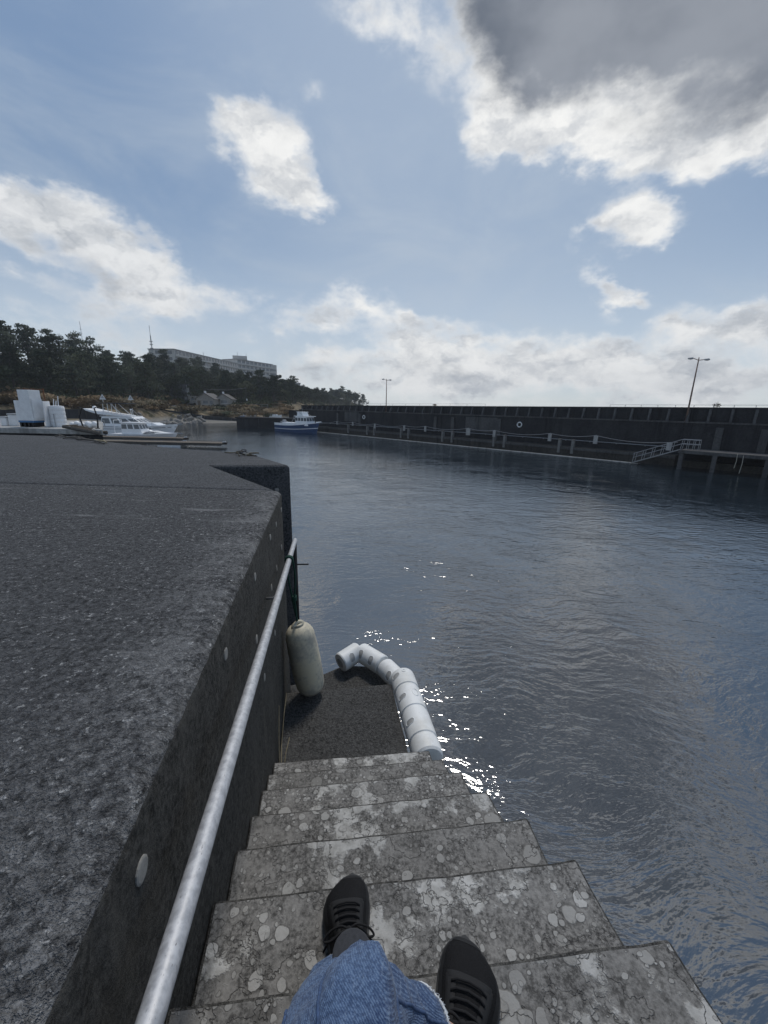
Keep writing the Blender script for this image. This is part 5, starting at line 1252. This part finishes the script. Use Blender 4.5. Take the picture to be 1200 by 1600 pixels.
MB().prism([(-80, 322), (-67.5, 325), (-69, 333), (-82, 330)], 12, 21.6).build('wall', 'hotel_band', fbq); MB().prism([(-80.4, 321.6), (-67.1, 324.6), (-68.7, 333.4), (-82.4, 330.4)], 21.604, 22.0).build('roof', 'hotel_wall', fbq)
for k in range(4): MB().box((-78 + 2.6 * k, 322.4 + .63 * k, 19.3), (1.6, .12, 1.2), .236).build('window', 'hotel_window', fbq)

# ================================================================== TREES
def pine_proto(seed, H, kind):
    r = random.Random(seed); v, f = [], []; tr = MB()
    lean = Vector((r.gauss(0, .06), r.gauss(0, .06), 1)); top = lean * H
    bent = [Vector((0, 0, -1.2)), lean * H * .3 + Vector((r.gauss(0, .25), r.gauss(0, .25), 0)), lean * H * .65 + Vector((r.gauss(0, .3), r.gauss(0, .3), 0)), top * .97]
    tr.tube(bent, [.30, .22, .14, .04], 7)
    def at(h):
        q = h * 3; i = min(2, int(q)); return bent[i].lerp(bent[i + 1], q - i)
    if kind == 'pine':          # irregular layered pads
        np_ = r.randint(13, 17)
        for k in range(np_):
            h = .30 + .68 * (k + r.random() * .8) / np_; a = r.random() * 6.283; rad = (1 - h) ** .6 * H * .34 * (.45 + .75 * r.random()) + .4
            c = at(h) + Vector((math.cos(a) * rad * .75, math.sin(a) * rad * .75, .3 + .5 * r.random()))
            tr.tube([at(max(0, h - .04)), c], [.07, .025], 5)
            vv, ff = leaf_mesh(r, 85, (rad * .75 + .65, rad * .75 + .65, .50 + .3 * r.random()), .19, c, .55); o_ = len(v); v += vv; f += [tuple(i + o_ for i in x) for x in ff]
    elif kind == 'broad':
        for k in range(15):
            a = r.random() * 6.283; h = .38 + .56 * r.random(); rad = H * .34 * math.sin(math.pi * min(.95, max(.1, (h - .2) / .85))) * (.4 + .7 * r.random())
            c = at(h) + Vector((math.cos(a) * rad, math.sin(a) * rad, 0)); tr.tube([at(h * .75), c], [.08, .03], 5)
            vv, ff = leaf_mesh(r, 95, (1.5, 1.5, 1.1), .21, c, .8); o_ = len(v); v += vv; f += [tuple(i + o_ for i in x) for x in ff]
    else:                        # sparse wind-swept tree
        for k in range(9):
            a = r.uniform(-.9, .9); h = .45 + .53 * r.random(); L = H * (.10 + .22 * r.random())
            c = at(h) + Vector((math.cos(a) * L, math.sin(a) * L * .6, .4 + .8 * r.random())); tr.tube([at(h * .85), at(h) * .5 + c * .5, c], [.09, .06, .03], 5)
            vv, ff = leaf_mesh(r, 42, (.75, .75, .35), .17, c, .6); o_ = len(v); v += vv; f += [tuple(i + o_ for i in x) for x in ff]
    cm = MB().add(v, f).mesh('crown'); cm.materials.append(MATS['broadleaf' if kind == 'broad' else 'pine'])
    tm = tr.mesh('trunk'); tm.materials.append(MATS['bark']); return tm, cm
PP = [pine_proto(40 + i, 9.0 + (i % 3) * .8, 'pine') for i in range(5)] + [pine_proto(60 + i, 8.0, 'broad') for i in range(4)] + [pine_proto(80 + i, 9.0, 'sparse') for i in range(3)]
def tree(name, i, a, r, s, label, group, dz=0.0, p=None):
    o = bpy.data.objects.new(name, None); COL.objects.link(o); o.location = p or PZ(a, r, dz); o.scale = (s, s, s * rng.uniform(.9, 1.1)); o.rotation_euler = (0, 0, rng.random() * 6.283 if i < 9 else rng.uniform(-.4, .4))
    tag(o, label, 'tree', group)
    for me, nm in zip(PP[i], ('trunk', 'crown')): c = bpy.data.objects.new(nm, me); COL.objects.link(c); c.parent = o
    return o
rng = random.Random(99)
cells = {}
cnt = 0
for k in range(5200):
    a = rng.uniform(-47.5, -3.2); r0, zb, zt, r1, zs = hill_par(a); lo = r0 + (26 if a < -20 else 32)
    if a > -24.5 and a < -19.5: lo = max(lo, 158)
    if a < -38: lo = r0 + 26
    r = lo + (r1 + 8 - lo) * rng.random() ** .9
    x, y = r * math.sin(R_(a)), r * math.cos(R_(a)); sp = 4.6 if r < 190 else 6.0
    if any((x - u) ** 2 + (y - v) ** 2 < sp * sp for (u, v) in cells.values()): continue
    if cnt >= 298: break
    # keep hotel in the clear
    if y > 225 and x < -88 and r > 225 and hill_z(a, r) > 19: continue
    front = r < lo + 14
    i = rng.choice((0, 1, 2, 3, 4, 0, 1, 2, 5, 6)) if a < -22 else rng.choice((0, 2, 5, 6, 7, 8, 5, 6))
    zs_lim = 1.0
    s = rng.uniform(.75, 1.12)
    cells[cnt] = (x, y); cnt += 1
    if i < 5: tree('pine_tree', i, a, r, s, 'dark pine tree of the dense wood on the hillside', 'pines of the hillside wood')
    else: tree('broadleaf_tree', i, a, r, s, 'rounded leafy tree of the dense wood on the hillside', 'leafy trees of the hillside wood')
# single trees that stand out on the skyline
SPEC = [(10, -7.9, 326, .95, 'lone spreading tree on the skyline left of the headland clump'), (0, -5.9, 332, 1.15, 'taller pine of the two on top of the headland clump'), (3, -6.9, 331, 1.0, 'lower pine at the left of the headland clump top'),
        (9, -4.1, 336, 1.05, 'tall bare windswept tree left of the others at the headland end'), (11, -3.4, 338, .95, 'windswept bare tree second from the headland tip'), (9, -2.75, 340, .8, 'small windswept tree nearest the headland tip'),
        (11, -36.2, 160, .8, 'sparse tree sticking out above the wood near the thin aerial mast'), (10, -31.0, 192, .75, 'thin sparse tree left of the lattice mast')]
for i, a, r, s, lb in SPEC: tree('pine_tree' if i < 5 else 'windswept_tree', i, a, r, s, lb, None)
# undergrowth that closes the wood
rng = random.Random(31); v, f = [], []
for k in range(620):
    a = rng.uniform(-47.5, -2.6); r0, zb, zt, r1, zs = hill_par(a); lo = max(r0 + 27, 158 if -24.5 < a < -19.5 else 0); r = rng.uniform(lo, r1 + 5); p = PZ(a, r)
    vv, ff = leaf_mesh(rng, 42, (2.4, 2.4, 1.5), .30, (p[0], p[1], p[2] + .9), .6); o_ = len(v); v += vv; f += [tuple(i + o_ for i in x) for x in ff]
tag(MB().add(v, f).build('undergrowth', 'broadleaf'), 'dark green undergrowth between the trees of the hillside', 'undergrowth', kind='stuff')

# ================================================================== HAZE over the harbour
def haze_fn():
    m = bpy.data.materials.new('haze'); m.use_nodes = True; t = NT(m.node_tree); t.n.clear()
    out = t.new('ShaderNodeOutputMaterial'); v = t.new('ShaderNodeVolumePrincipled')
    v.inputs['Color'].default_value = (.80, .86, .93, 1); v.inputs['Density'].default_value = .00042; v.inputs['Anisotropy'].default_value = .3
    t.l.new(v.outputs[0], out.inputs['Volume']); return m
mb = MB().box((-20, 250, 22), (900, 760, 56))
hz = mb.build('haze', None); hz.data.materials.append(haze_fn()); tag(hz, 'thin sea haze over the harbour', 'haze', kind='stuff')
